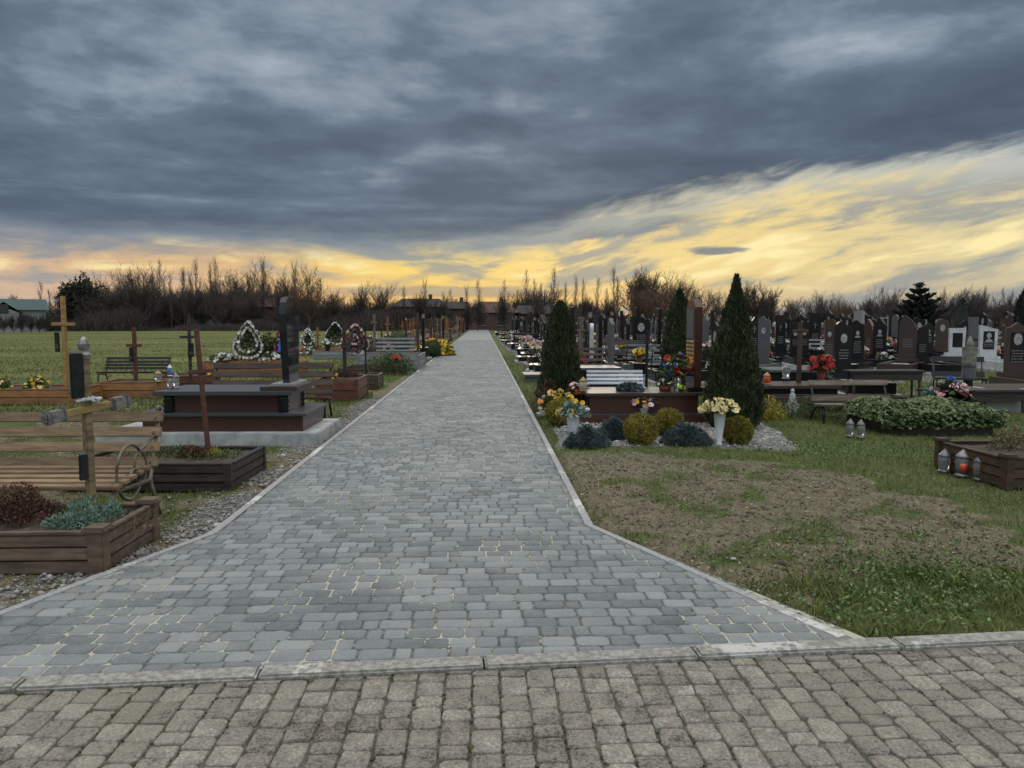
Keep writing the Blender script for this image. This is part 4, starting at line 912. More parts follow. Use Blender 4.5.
bouquet('large yellow chrysanthemum bush beside the walk, left', (Xp(436,34,0),34,0),[fl_y,fl_y],0.9,0.75,110,0.10,None,nleaf=900,name='chrysanthemum')
ball_shrub('small dark conifer behind the grey slatted bench', Xp(398,32,0), 32, 0.55, thuja_m, 'small dark conifers', sq=1.4, name='small_conifer')
ball_shrub('dark round shrub under the yellow chrysanthemum bush', Xp(432,32.5,0), 32.5, 0.42, thuja_m, 'small dark conifers', name='small_conifer')

# ================================================================== RIGHT SIDE, NEAR
Tx = lambda px, Y: Xp(px, Y, 0)
thuja('tall conical thuja behind the cream flower vase, tallest of the three', Tx(733,11.1), 11.1, Zp(277,11.1,3), 0.36)
thuja('conical thuja left of the white bench, nearest the walk', Tx(560,13.2), 13.2, Zp(303,13.2,1.5), 0.33, n=15000, pr=[0.8,0.97,1.0,0.97,0.88,0.76,0.62,0.44,0.28,0.05])
thuja('conical thuja half hidden behind the red-brown headstone', Tx(678,14.6), 14.6, Zp(291,14.6,3), 0.33, n=12000, pr=[0.8,0.97,1.0,0.97,0.88,0.74,0.58,0.40,0.24,0.05])
Y = 11.75; x0 = Xp(586,Y); x1 = Xp(702,Y); xm = (x0+x1)/2; hw = (x1-x0)/2
tb = thing('box_tomb','long red-brown granite box tomb with a tall headstone, between the conical thujas','tomb',(xm,Y,0),0)
MB().b2(-hw-0.06,hw+0.1,-0.10,1.15,-0.05,0.11).build('lower_tier', gran_red, tb, 0.006)
MB().b2(-hw-0.02,hw+0.06,-0.05,1.10,0.11,0.14).build('lower_ledge', gran_top, tb, 0.005)
zt = Zp(393,Y,2.2)
MB().b2(-hw+0.06,hw-0.06,0.02,1.03,0.14,zt-0.05).build('upper_tier', gran_red, tb, 0.004)
MB().b2(-hw,hw,-0.04,1.09,zt-0.05,zt).build('top_slab', gran_brown, tb, 0.008)
hs = Zp(303,Y+.5,3.0)-zt
sx_ = Xp(690,Y+.5,1)-xm
MB().b2(sx_-0.12,sx_+0.20,0.12,0.95,zt,zt+0.07).build('headstone_plinth', gran_black, tb, 0.006)
out = [(-0.26,0),(0.26,0),(0.27,hs*0.5),(0.26,hs*0.9),(0.15,hs*0.97),(0,hs),(-0.16,hs*0.97),(-0.27,hs*0.9),(-0.27,hs*0.5)]
M_ = MB(); M_.prism(out,-0.06,0.06); M_.v = [(sx_+0.06+b_, 0.5-a_, c+zt+0.07) for a_,b_,c in M_.v]; M_.build('headstone', gran_red, tb, 0.006)
M_ = MB(); M_.b2(sx_-0.008,sx_-0.001,0.30,0.70,zt+0.07+hs*0.55,zt+0.07+hs*0.88).build('portrait', gran_grey, tb)
M_ = MB()
for i in range(6):
    for j in range(3): M_.b2(sx_-0.010,sx_-0.001,0.28+j*0.15,0.28+j*0.15+random.uniform(.08,.12),zt+0.07+hs*(0.50-0.045*i),zt+0.07+hs*(0.525-0.045*i))
M_.build('inscription', gold, tb)
yb2 = Y+0.35
bouquet('tall bouquet of red, orange and blue flowers beside the red-brown headstone',(Xp(677,yb2,.6),yb2,zt),[fl_r,fl_r,fl_o,fl_y,fl_b],0.27,0.34,34,0.06,glass_clear,0.24,0.06)
t = bouquet('dark fir arrangement with a blue bow on the box tomb',(Xp(630,yb2,.5),yb2,zt),[fl_b],0.22,0.13,3,0.05,None,leafm=junip,nleaf=700,name='fir_arrangement')
bouquet('small white flowers in a terracotta pot on the box tomb',(Xp(665,yb2,.5),yb2,zt),[fl_w],0.13,0.11,12,0.035,pot_m,0.09,0.09)
lantern('square brass and glass grave lantern at the left end of the box tomb',(Xp(583,yb2+.2,.5),yb2+.2,zt-0.02),0.24,0.07,pale_leaf,lid_gold)
bouquet('lime and blue card flowers at the foot of the tall bouquet',(Xp(681,Y+.12,.5),Y+.12,zt),[fl_l,fl_l],0.06,0.10,6,0.05,None,nleaf=20)
bench('white painted slatted bench behind the red-brown box tomb', (Xp(588,13.6,.5)+Xp(645,13.6,.5))/2, 13.6, Xp(645,13.6,.5)-Xp(588,13.6,.5), wood_white, iron, hb=Zp(370,13.9,2), seat=0.38, nback=4, nseat=4, rz=R(-3), sl=0.86)
rs = [('round golden thuja in front of the box tomb, larger of the pair',643,446,0.215),('round golden thuja directly behind the larger one',671,437,0.205),('round golden thuja right of the cream flower vase',741,445,0.19),('round golden thuja at the walk edge, behind the white flower bucket',561,427,0.22)]
for lab,px,py,r_ in rs:
    gx_, gy_ = G(px,py); ball_shrub(lab,gx_,gy_+r_*0.75,r_,thuja_gold,'round golden thujas')
for lab,px,py,rx,h in (('wide blue juniper in front of the white flower bucket',590,449,0.26,0.19),('blue juniper between the flower bucket and the larger golden thuja',617,441,0.25,0.20),('blue juniper between the golden thuja and the cream flower vase',691,447,0.30,0.20)):
    gx_, gy_ = G(px,py); juniper(lab,gx_,gy_+rx*0.7,rx,rx*0.75,h)
gx_, gy_ = G(719,445); bouquet('tall white cone vase full of cream flowers with dark centres',(gx_,gy_,0),[fl_c,fl_c,fl_c],0.22,0.15,54,0.055,vase_w,0.44,0.05,vtop=0.082,nleaf=350,leafm=thuja_m,name='vase_of_flowers')
gx_, gy_ = G(573,435); bouquet('white bucket of yellow flowers and green leaves beside the walk',(gx_,gy_,0.0),[fl_y,fl_y,fl_w],0.24,0.20,26,0.04,vase_w,0.27,0.075,vtop=0.10,nleaf=600,leafm=dusty,name='vase_of_flowers')
gx_, gy_ = G(647,424); bouquet('white bucket of pink flowers before the box tomb',(gx_,gy_+0.3,0.0),[fl_lp,fl_lp,fl_lp,fl_y],0.24,0.22,44,0.045,vase_w,0.22,0.075,vtop=0.12,nleaf=300,leafm=rust_m,name='vase_of_flowers')
gx_, gy_ = G(558,425); bouquet('large clump of yellow and orange chrysanthemums beside the walk-side thuja',(gx_+.05,gy_+.7,0.16),[fl_y,fl_y,fl_c,fl_o],0.30,0.30,60,0.045,None,nleaf=900,name='chrysanthemum')
gx_, gy_ = G(580,418); bouquet('orange and lilac flowers against the foot of the walk-side thuja',(gx_,gy_+.2,0.35),[fl_o,fl_lp],0.22,0.22,24,0.045,None,nleaf=300,leafm=rust_m)
tuft('dry_shrub','dry reddish brown shrub at the foot of the walk-side thuja','shrub',(Xp(547,13,0),12.9,0),0.30,0.28,0.55,1600,0.05,0.012,rust_m,up=1.2)
# angel figurine
gx_, gy_ = G(544,416); t = thing('angel_figurine','small white angel figurine kneeling on a flat stone at the walk edge','figurine',(gx_,gy_,0.0))
MB().box((0,0,0.03),(0.24,0.20,0.06)).build('base', marble, t, 0.012)
MB().lathe([(0.075,0.06),(0.08,0.09),(0.055,0.16),(0.045,0.21),(0.05,0.24),(0.022,0.265),(0.035,0.285),(0.04,0.31),(0.03,0.34),(0.005,0.352)], n=14).build('robed_body', marble, t, smooth=True)
M_ = MB()
for s_ in (-1,1): M_.add([(s_*0.02,0.04,0.15),(s_*0.10,0.06,0.20),(s_*0.09,0.06,0.30),(s_*0.03,0.045,0.27),(s_*0.02,0.055,0.15),(s_*0.10,0.075,0.20),(s_*0.09,0.075,0.30),(s_*0.03,0.06,0.27)],[(0,1,2,3),(7,6,5,4),(0,4,5,1),(1,5,6,2),(2,6,7,3),(3,7,4,0)])
M_.build('wings', marble, t)
# lone shrubs to the right of the tall thuja
tuft('yellow_flower_bed','yellow flowering clump right of the tall thuja','plant',(Xp(768,12.0,0),12.0,0.0),0.28,0.2,0.34,1300,0.05,0.02,mat('foliage_yellow_flowers',(0.22,0.20,0.03),(0.45,0.38,0.06),7,0.8,isl=.4))
tuft('wild_shrub','straggly green weeds and stems right of the yellow clump','shrub',(Xp(805,12.4,0),12.2,0),0.75,0.35,0.34,2600,0.06,0.012,green_m,up=1.4)
# granite slab grave with pinkish brown top
def slab(label, p0, p1, Y, zt, d, m, tm):
    x0 = Xp(p0,Y,zt); x1 = Xp(p1,Y,zt); t = thing('grave_slab',label,'grave slab',((x0+x1)/2,Y,0),0,'flat granite grave slabs'); w = (x1-x0)/2
    MB().b2(-w+.05,w-.05,0.05,d-.05,-0.05,zt-0.06).build('plinth', m, t, 0.008); MB().b2(-w,w,0,d,zt-0.06,zt).build('cover_slab', tm, t, 0.008); return t
slab('dark granite slab tomb right of the tall thuja, carrying a red lantern', 752, 842, 13.9, Zp(386,13.9,5), 1.1, gran_black, gran_brown)
lantern('red glass grave lantern with a domed lid on the dark slab tomb',(Xp(767,14.2,.4),14.2,Zp(386,13.9,5)),0.24,0.07,glass_red,lid_gold)
slab('black granite slab behind the white bench', 577, 622, 16.4, Zp(368,16.4,2.5), 1.1, gran_black, gran_top)
bench('dark brown slatted bench behind the black slab, left of the two thin headstones', (Xp(576,18.5,.5)+Xp(598,18.5,.5))/2, 18.5, 0.9, wood_choc, iron, hb=Zp(348,18.7,3), seat=0.42, nback=4, nseat=3)
# white statuette
t = thing('white_statuette','small white praying statuette near the straggly weeds','figurine',(Xp(792,12.9,0),12.9,0.12)); 
MB().box((0,0,-0.04),(0.2,0.16,0.16)).build('base', marble, t, 0.01); MB().lathe([(0.07,0.04),(0.065,0.08),(0.045,0.17),(0.05,0.20),(0.02,0.23),(0.032,0.25),(0.03,0.28),(0.004,0.30)],n=12).build('figure', marble, t, smooth=True)
# brown bench on the right + plank table
bench('old brown bench with thin slats at the end of the leafy bed', (Xp(816,11.7,.5)+Xp(897,11.7,.5))/2, 11.7, Xp(897,11.7,.5)-Xp(816,11.7,.5), wood_grey, iron, hb=Zp(381,12.0,5), seat=Zp(404,11.7,5), nback=2, nseat=2, depth=0.45)
def plank_table(label, p0, p1, Y, py, m):
    z = Zp(py,Y,5); x0 = Xp(p0,Y,z); x1 = Xp(p1,Y,z); t = thing('plank_table',label,'table',((x0+x1)/2,Y,0),0,'plank tables between the graves'); w = (x1-x0)/2
    MB().b2(-w,w,0,0.42,z-0.04,z).build('table_top', m, t, 0.008); MB().b2(-w+.05,w-.05,0.05,0.08,z-0.20,z-0.042).build('apron', m, t, 0.004)
    for s_ in (-1,1): MB().tube([(s_*(w-.08),0.08,0),(s_*(w-.10),0.08,z-0.04)],0.025,6).build('leg', m, t); MB().tube([(s_*(w-.08),0.36,0),(s_*(w-.10),0.34,z-0.04)],0.025,6).build('leg', m, t)
plank_table('long black plank table in front of the dark headstones', 852, 927, 14.6, 371, wood_dark)
plank_table('low dark plank table right of the stone lamp pillar', 930, 1032, 12.6, 391, wood_dark)
px_planter('dark red timber grave bed in front of the old brown bench', 776, 905, 411, 397, wood_choc, 0.5, nb=2)
# big leafy bed
gx0 = Xp(846,11.3,0); gx1 = Xp(1006,10.3,0); t = thing('leafy_grave_bed','long grave bed overgrown with large round green leaves','grave bed',((gx0+gx1)/2,10.25,0)); w = (gx1-gx0)/2
MB().b2(-w+.15,w-.15,0.1,1.35,-0.02,0.22).build('timber_frame', wood_dark, t, 0.01)
n = 8500; xx = rng.uniform(-w,w,n); yy_ = rng.uniform(-0.05,1.45,n)
zz = 0.17+0.24*np.clip(1-np.abs(xx/w)**9,0,1)*np.clip(1-np.abs((yy_-.7)/.8)**5,0,1)*(0.75+0.5*vnoise(xx*2,yy_*2,1.2,3))*rng.uniform(.55,1.0,n)+0.02
zz = np.where((yy_ < 0.12), rng.uniform(0.10,0.36,n), zz)
Pn = np.stack([xx,yy_,zz],-1)
def round_leaves(P, r_, tilt=0.55):
    n = len(P); nn = rng.normal(0,tilt,(n,3))+np.array([0,-0.35,1.0]); nn /= np.linalg.norm(nn,axis=1)[:,None]; a = np.cross(nn, rng.normal(0,1,(n,3))); a /= np.linalg.norm(a,axis=1)[:,None]; b_ = np.cross(nn,a); rr = (r_*rng.uniform(.6,1.2,n))[:,None]
    return np.stack([P+(a*cos(q)+b_*sin(q))*rr*(1.0 if k%2 else 0.86)-nn*rr*0.10 for k,q in enumerate(np.linspace(0,2*pi,8,endpoint=False))],1).reshape(-1,3)
npmesh('leaves', round_leaves(Pn,0.030), 8, cover_m, t)
n = 1500; xx = rng.uniform(-w+.2,w-.2,n); yy_ = rng.uniform(0.1,1.3,n); npmesh('stems', leaves(np.stack([xx,yy_,rng.uniform(.15,.33,n)],-1), np.tile((0,0,1.0),(n,1)),0.14,0.012,.4), 4, green_m, t)
for px,lab in ((850,'pair-end grey glass lantern at the left end of the leafy bed'),(857,'second grey glass lantern at the left end of the leafy bed'),):
    lantern(lab,(Xp(px,10.15,0),10.15 if px == 850 else 10.05,0.0),0.26,0.055)
# stone lamp pillar
Yp = 11.7; xp_ = Xp(968,Yp,0.6); t = thing('lamp_pillar','pale stone column with a glass topped lamp rising from the leafy bed','pillar',(xp_,Yp,0.0))
z1 = Zp(380,Yp,7); z2 = Zp(366,Yp,7); z3 = Zp(347,Yp,7); z4 = Zp(336,Yp,7)
MB().lathe([(0.07,0),(0.075,0.2),(0.065,z1-0.02),(0.08,z1)],n=10).build('dark_shaft', iron, t, smooth=True)
MB().lathe([(0.085,z1),(0.10,z1+0.03),(0.095,z2-0.02),(0.105,z2)],n=12).build('collar', gran_grey, t)
MB().lathe([(0.085,z2),(0.10,z2+0.04),(0.105,z3-0.05),(0.11,z3)],n=12).build('stone_drum', mat('stone_mossy',(0.12,0.125,0.095),(0.26,0.265,0.22),14,.85,.4), t)
MB().lathe([(0.045,z3),(0.055,z3+0.04),(0.045,z3+0.09),(0.01,z4)],n=10).build('finial', MATS['stone_mossy'], t)
bouquet('bouquet of pink roses with a blue bow at the stone lamp pillar',(Xp(950,Yp-.25,.45),Yp-.3,0.38),[fl_p,fl_p,fl_lp,fl_w],0.30,0.26,18,0.085,None,leafm=thuja_m)
bouquet('blue artificial bloom above the pink roses',(Xp(954,Yp-.2,.7),Yp-.12,0.62),[fl_b],0.06,0.06,4,0.07,None,nleaf=20)
bouquet('turquoise leaved sprig with white buds left of the pink roses',(Xp(935,Yp-.25,.45),Yp-.2,0.40),[fl_w],0.16,0.15,4,0.05,None,leafm=turq)
# right foreground bed
r0 = G(1002,488); r1 = G(954,467)
planter('dark brown timber grave bed with notched corner boards at the right edge', (r0[0]+1.0, r0[1], 0), 2.0, max(0.9,r1[1]-r0[1]), 0.30, wood_choc, 3, 0.09, True, rz=R(2))
tuft('dry_plant','dry yellow flowering plant in the dark brown bed at the right edge','plant',(Xp(1018,r0[1]+.5,.3),r0[1]+.6,0.24),0.22,0.2,0.26,700,0.04,0.02,dry_m)
for px,py,hh_,gl,lid,lab in ((944,472,0.25,glass_clear,lid_m,'leftmost of the three glass lanterns in the grass by the dark brown bed'),(963,476,0.29,glass_clear,silver,'middle glass lantern with a red candle and silver dome'),(979,480,0.27,glass_clear,lid_m,'rightmost of the three glass lanterns in the grass')):
    gx_, gy_ = G(px,py); t = lantern(lab,(gx_,gy_,0),hh_,0.062 if px != 963 else 0.08,gl,lid)
    if px == 963: MB().lathe([(0.035,0.06),(0.04,0.10),(0.035,0.14)],(-0.03,-0.05,0),10).build('candle_glow', glass_red, t, smooth=True)
    if px == 944: lantern('small black lidded lantern tucked behind the leftmost glass lantern',(gx_+0.14,gy_+0.1,0),0.27,0.055,glass_clear,pot_b)
# white marble bed
t = thing('marble_grave','white marble edged grave at the right edge behind the leafy bed','grave',(Xp(1035,12.9,0.3),12.8,0)); 
MB().b2(-0.95,1.2,0,1.3,-0.05,0.22).build('lower_step', gran_light, t, 0.01); MB().b2(-0.85,1.2,0.1,1.2,0.22,0.40).build('marble_frame', marble, t, 0.01); MB().b2(-0.75,1.1,0.2,1.1,0.40,0.408).build('bed_filling', soil_m, t)

# ---- individually seen headstones on the right
def hs_(label, px, pyb, pyt, wpx, kind, m, turn='Y', **kw):
    zb = kw.pop('zb', 0.32); 
    # base pixel row belongs to the plinth foot at height zb
    Y = (HC-zb)*F/(pyb-320.0); x = Xp(px,Y,1.0); h = Zp(pyt,Y,x)-zb-0.10; w = wpx*Y/F
    rz = {'Y':R(-8),'X':R(-90),'Q':R(-40)}[turn]
    if turn == 'X': w = kw.pop('w', 0.55)
    return grave(label, x, Y, rz, kind, w, h, m, z_t=zb, **kw)
hs_('black headstone with a long pale portrait, right of the red flowers',843,377,321,17,'wave',gran_black,'Y',portrait='oval')
hs_('brown backed black headstone with a round portrait behind the red flowers',830,368,319,10,'arch',gran_brown,'Q')
hs_('black wavy headstone with an etched portrait, left of the red granite one',858,362,320,13,'wave',gran_black,'Q',portrait='etched',lines=6)
hs_('orange-red granite headstone seen from its edge',870,357,319,8,'flame',gran_red,'X',portrait=None)
hs_('black headstone with a white etched figure left of the wing shaped one',880,358,320,13,'ogee',gran_black,'Q',portrait='etched',lines=5)
hs_('bronze brown wing shaped headstone with pale lettering',908,362,315,17,'flame',gran_brown,'Q',portrait=None,lines=4)
hs_('low black arch headstone attached right of the wing shaped one',922,362,327,12,'arch',gran_black,'Y',portrait=None,lines=5)
hs_('dark green-black headstone behind the pink and white flowers',928,352,322,12,'ogee',gran_black,'Y',portrait='etched')
hs_('red-brown arched headstone with a white emblem',942,348,319,13,'arch',gran_brown,'Y',portrait='oval',lines=0)
hs_('white marble headstone with a narrow black panel, left of the stone lamp pillar',957,356,328,16,'flat',marble,'Y',portrait=None,lines=0,face=gran_black)
hs_('taller white marble headstone with a wide black panel, right of the lamp pillar',988,360,325,18,'slant',marble,'Y',portrait='etched',lines=3,face=gran_black)
hs_('brown and black headstone with a white oval portrait at the right edge',1016,378,322,22,'gable',gran_brown,'Y',portrait='oval',lines=5,face=gran_black)
hs_('tall dark headstone behind the stone lamp pillar',973,350,317,9,'flat',gran_grey,'Y',portrait=None,lines=0)
hs_('blue-grey wavy headstone right of the tall thuja',764,363,316,12,'wave',gran_grey,'Q',portrait='oval')
hs_('dark narrow headstone right beside the tall thuja',754,358,317,9,'gable',gran_black,'Y',portrait='cross')
hs_('left half of the black double headstone under a flat cap',795,356,323,10,'flat',gran_black,'Y',portrait='oval')
hs_('right half of the black double headstone under a flat cap',804,356,322,10,'flat',gran_black,'Y',portrait='oval')
hs_('tall thin grey headstone, left of two behind the white bench',599,364,316,8,'flat',gran_black,'X',portrait=None,lines=0)
hs_('tall thin pale headstone, right of two behind the white bench',611,366,318,6,'wave',gran_grey,'X',portrait=None,lines=0)
cross('thin brown cross standing before the black double headstone', Xp(798,14.6,0), 14.6, 0, Zp(322,14.6,6), 0.30, Zp(331,14.6,6), wood_choc, wd=0.075)
cross('thin black cross right behind the white bench', Xp(646,13.2,0), 13.2, 0, Zp(330,13.2,3), 0.22, Zp(342,13.2,3), iron, wd=0.04, rz=R(50), name='iron_cross')
bouquet('large bunch of bright red flowers in front of the black headstones',(Xp(821,14.3,.5),14.3,0.45),[fl_r,fl_r],0.24,0.30,30,0.07,pot_m,0.20,0.07)
bench('black iron park bench with curved arms left of the stone lamp pillar', (Xp(938,16.4,.5)+Xp(982,16.4,.5))/2, 16.4, 1.05, iron, iron, hb=Zp(358,16.6,10), seat=Zp(378,16.4,10), nback=2, nseat=3, rz=R(-22))
lantern('black grave lantern with gilded lid near the red-brown cross',(Xp(786,15,.4),15.0,0.42),0.3,0.08,glass_clear,lid_m)
slab('pale grey granite slab in front of the black double headstone', 770, 822, 17.2, Zp(370,17.2,6), 1.2, gran_black, gran_grey)
slab('low grey granite slab by the walk beyond the walk-side thuja', 524, 547, 19.5, 0.2, 1.0, gran_grey, gran_grey)

# ================================================================== GRAVE FIELD BEYOND (copies)
protos = []
specs = [('wave',0.62,1.35,gran_black,'oval','black wavy topped'),('arch',0.60,1.25,gran_grey,'cross','grey arched'),('ogee',0.62,1.40,gran_black,'etched','black pointed'),
         ('flame',0.66,1.45,gran_brown,None,'brown flame shaped'),('gable',0.60,1.25,gran_red,'oval','red-brown gabled'),('flat',0.55,1.30,gran_light,'etched','pale grey square topped'),
         ('slant',0.60,1.20,gran_grey,'oval','grey slanting'),('flat',0.40,1.60,gran_black,'cross','slim black'),('arch',0.55,1.15,marble,'cross','white marble arched'),('wave',0.70,1.10,gran_red,'etched','broad red granite')]
for kind,w,h,m,po,nm in specs:
    protos.append((grave('p',0,-500,0,kind,w,h,m,z_t=random.choice((0.25,0.32,0.4)),tiers=random.choice((1,2)),portrait=po,curbm=random.choice((m,gran_grey,gran_black)) ), nm))
def zone(x, y):
    d = 'in the near rows' if y < 24 else 'in the middle rows' if y < 42 else 'in the far rows' if y < 75 else 'in the farthest rows'
    px = 512+F*(x/y-math.tan(PS))
    s_ = 'close to the walk' if px < 560 else 'between the thujas' if px < 735 else 'right of the thujas' if px < 880 else 'at far right'
    return d+' '+s_ if x > 0 else d+' left of the walk'
used = [(o.location.x,o.location.y) for o in bpy.data.objects if o.parent is None and o.get('category') in ('gravestone','tomb','grave slab','bench')]
cnt = 0; gpos = []
row = 0; X = 3.4
first = [True]*len(protos)
import itertools
while X < 75:
    y = 15.5+random.uniform(0,1.0)
    while y < 96:
        step = 1.7 if y < 45 else 2.3 if y < 70 else 3.6
        if X < y*0.74+1.5 and random.random() < 0.93 and cnt < 285:
            px = 512+F*(X/y-math.tan(PS))
            ok = all(math.hypot(X-u-(-0.7), (y-v)) > 1.35 for u,v in used) and not (px > 735 and y < 23.5) and not (925 < px < 1010 and y < 31) and not (y < 19 and X < 4.5)
            if ok:
                i = random.choices(range(10), (7,1.2,7,0.8,0.6,0.9,1.2,5,0.9,0.5))[0]
                p, nm = protos[i]
                lab = '%s headstone %s'%(nm, zone(X,y)); grp = '%s headstones %s'%(nm, zone(X,y))
                args = dict(loc=(X+random.uniform(-.2,.2),y+random.uniform(-.15,.15),0), rz=R(-90 if random.random() < (.92 if 512+F*(X/y-math.tan(PS)) < 740 else .5) else -20)+R(random.uniform(-6,6)), sc=random.uniform(.88,1.12))
                if first[i]:
                    first[i] = False; p.location = args['loc']; p.rotation_euler = (0,0,args['rz']); tag(p, lab, group=grp)
                else: c_ = copy_tree(p, label=lab, group=grp, **args); c_.rotation_euler[0] = R(random.uniform(-1.6,1.6)); c_.rotation_euler[1] = R(random.uniform(-1.6,1.6)); c_.scale = (args['sc']*random.uniform(.85,1.15),args['sc'],args['sc']*random.uniform(.88,1.1))
                gpos.append((X,y)); cnt += 1
        y += step+random.uniform(-.2,.3)
    X += 2.75 if X < 14 else 3.5 if X < 30 else 5.5
for (p,nm),f_ in zip(protos,first):
    if f_: p.location = (6, 60, 0); tag(p, nm+' headstone alone far right', group='')
print('graves', cnt)
# small things around them: crosses, bouquets, lanterns, benches
cp = [cross('p',0,-500,0,1.55,0.45,1.15,wood_choc,wd=0.08), cross('p',0,-500,0,1.7,0.5,1.3,wood_grey,wd=0.09), cross('p',0,-500,0,1.5,0.4,1.1,iron,wd=0.05,name='iron_cross'), cross('p',0,-500,0,1.6,0.42,1.2,wood_orange,wd=0.08)]
cn = ['brown wooden','weathered grey wooden','thin black iron','orange wooden']
bp = [bouquet('p',(0,-500,0),[c],0.22,0.24,16,0.07,v,0.18,0.07,nleaf=120) for c,v in ((fl_w,pot_b),(fl_r,None),(fl_p,vase_w),(fl_y,pot_m),(fl_w,None),(fl_lp,pot_b))]
bnm = ['white','red','pink','yellow','white spreading','pale pink']
lp = [lantern('p',(0,-500,0),0.3,0.08,g,l) for g,l in ((glass_clear,lid_m),(glass_red,lid_gold),(vase_w,lid_m))]
ln = ['clear glass','red glass','white']
benp = [bench('p',0,-500,1.4,wood_choc,iron,nback=3,nseat=3), bench('p',0,-500,1.3,wood_dark,iron,nback=2,nseat=3), bench('p',0,-500,1.4,wood_greyblue,iron,nback=3,nseat=3)]
bn_ = ['chocolate','black','grey']
plp = [planter('p',(0,-500,0),1.9,0.9,0.32,m,2,0.08,False) for m in (wood_orange,wood_choc,wood_red,wood_greyblue)]
pn = ['orange','chocolate','red-brown','grey']
usedp = {}
def put(p, lab, grp, loc, rz=0, sc=1.0):
    if p.name not in usedp:
        usedp[p.name] = 1; p.location = loc; p.rotation_euler = (0,0,rz); p.scale = (sc,)*3; tag(p, lab, group=grp); return p
    return copy_tree(p, loc, rz, sc, lab, grp)
ncl = [0]
for (x,y) in gpos:
    if y < 60:
        for k in range(3 if y < 45 else 2):
            if random.random() < .8 and ncl[0] < 290:
                ncl[0] += 1; i = random.choice((0,0,1,2,3,4,4,5,5)); z_ = 0.30; put(bp[i], '%s flower bunch %s'%(bnm[i],zone(x,y)), '%s flower bunches %s'%(bnm[i],zone(x,y)), (x-random.uniform(.3,1.6),y+random.uniform(-.35,.35),z_),0,random.uniform(.7,1.2))
        for k in range(2):
          if random.random() < .6:
            i = random.choice((0,0,0,1,2,2)); put(lp[i], '%s grave lantern %s'%(ln[i],zone(x,y)), '%s grave lanterns %s'%(ln[i],zone(x,y)), (x-random.uniform(.3,1.7),y+random.uniform(-.35,.35),0.30),0,random.uniform(.8,1.1))
    if random.random() < (.45 if y < 60 else .35):
        i = random.choice((0,0,1,2)); put(cp[i], '%s cross %s'%(cn[i],zone(x,y)), '%s crosses %s'%(cn[i],zone(x,y)), (x+random.uniform(-.3,.5),y+0.85,0),R(-90+random.uniform(-30,60)),random.uniform(.9,1.15))
    if y < 50 and random.random() < .34:
        i = random.choice((0,1,1,2)); put(benp[i], '%s slatted bench %s'%(bn_[i],zone(x,y)), '%s slatted benches %s'%(bn_[i],zone(x,y)), (x-1.0,y+0.95,0),R(180 if random.random() < .3 else 0))
# left of the walk: newer graves, beds and crosses
for col_, X in enumerate((-3.3,-6.0)):
    y = 27+col_*4.5
    while y < 112:
        i = random.choice((0,1,1,1,2,3)); px = 512+F*(X/y-math.tan(PS)); zz_ = zone(-1,y)
        if random.random() < .85:
            put(plp[i], '%s timber grave bed %s'%(pn[i],zz_), '%s timber grave beds %s'%(pn[i],zz_), (X,y,0), R(random.uniform(-3,3)), random.uniform(.9,1.1))
            q = random.choice((0,0,0,1,1,2,2,3)); put(cp[q], '%s cross %s'%(cn[q],zz_), '%s crosses %s'%(cn[q],zz_), (X+0.75,y+.45,0.1),R(-90+random.uniform(-30,70)),random.uniform(.9,1.15))
            if random.random() < .8:
                k = random.randrange(6); put(bp[k], '%s flower bunch %s'%(bnm[k],zz_), '%s flower bunches %s'%(bnm[k],zz_), (X+random.uniform(-.6,.4),y+.45,0.27),0,random.uniform(.8,1.5))
        if random.random() < .25:
            k = random.choice((0,2,4,7)); p,nm = protos[k]
            if not first[k]: copy_tree(p, (X+.9,y+1.4,0), R(-90), 1.0, '%s headstone %s'%(nm,zz_), '%s headstones %s'%(nm,zz_))
        y += 2.6 if y < 60 else 4.5
# small trees among the graves
thuja('dark columnar conifer far right among the graves', Xp(961,48,0), 48, Zp(298,48,30), 1.1, spruce_m, 5000)
thuja('dark conifer cut by the right edge of the view', Xp(1023,19,0), 19, Zp(288,19,13), 0.26, spruce_m, 8000, pr=[0.9,1,1,1,1,0.95,0.85,0.7,0.5,0.2])
thuja('slim dark conifer beside the far end of the walk', Xp(628,40,0), 40, 1.9, 0.5, thuja_m, 3000)

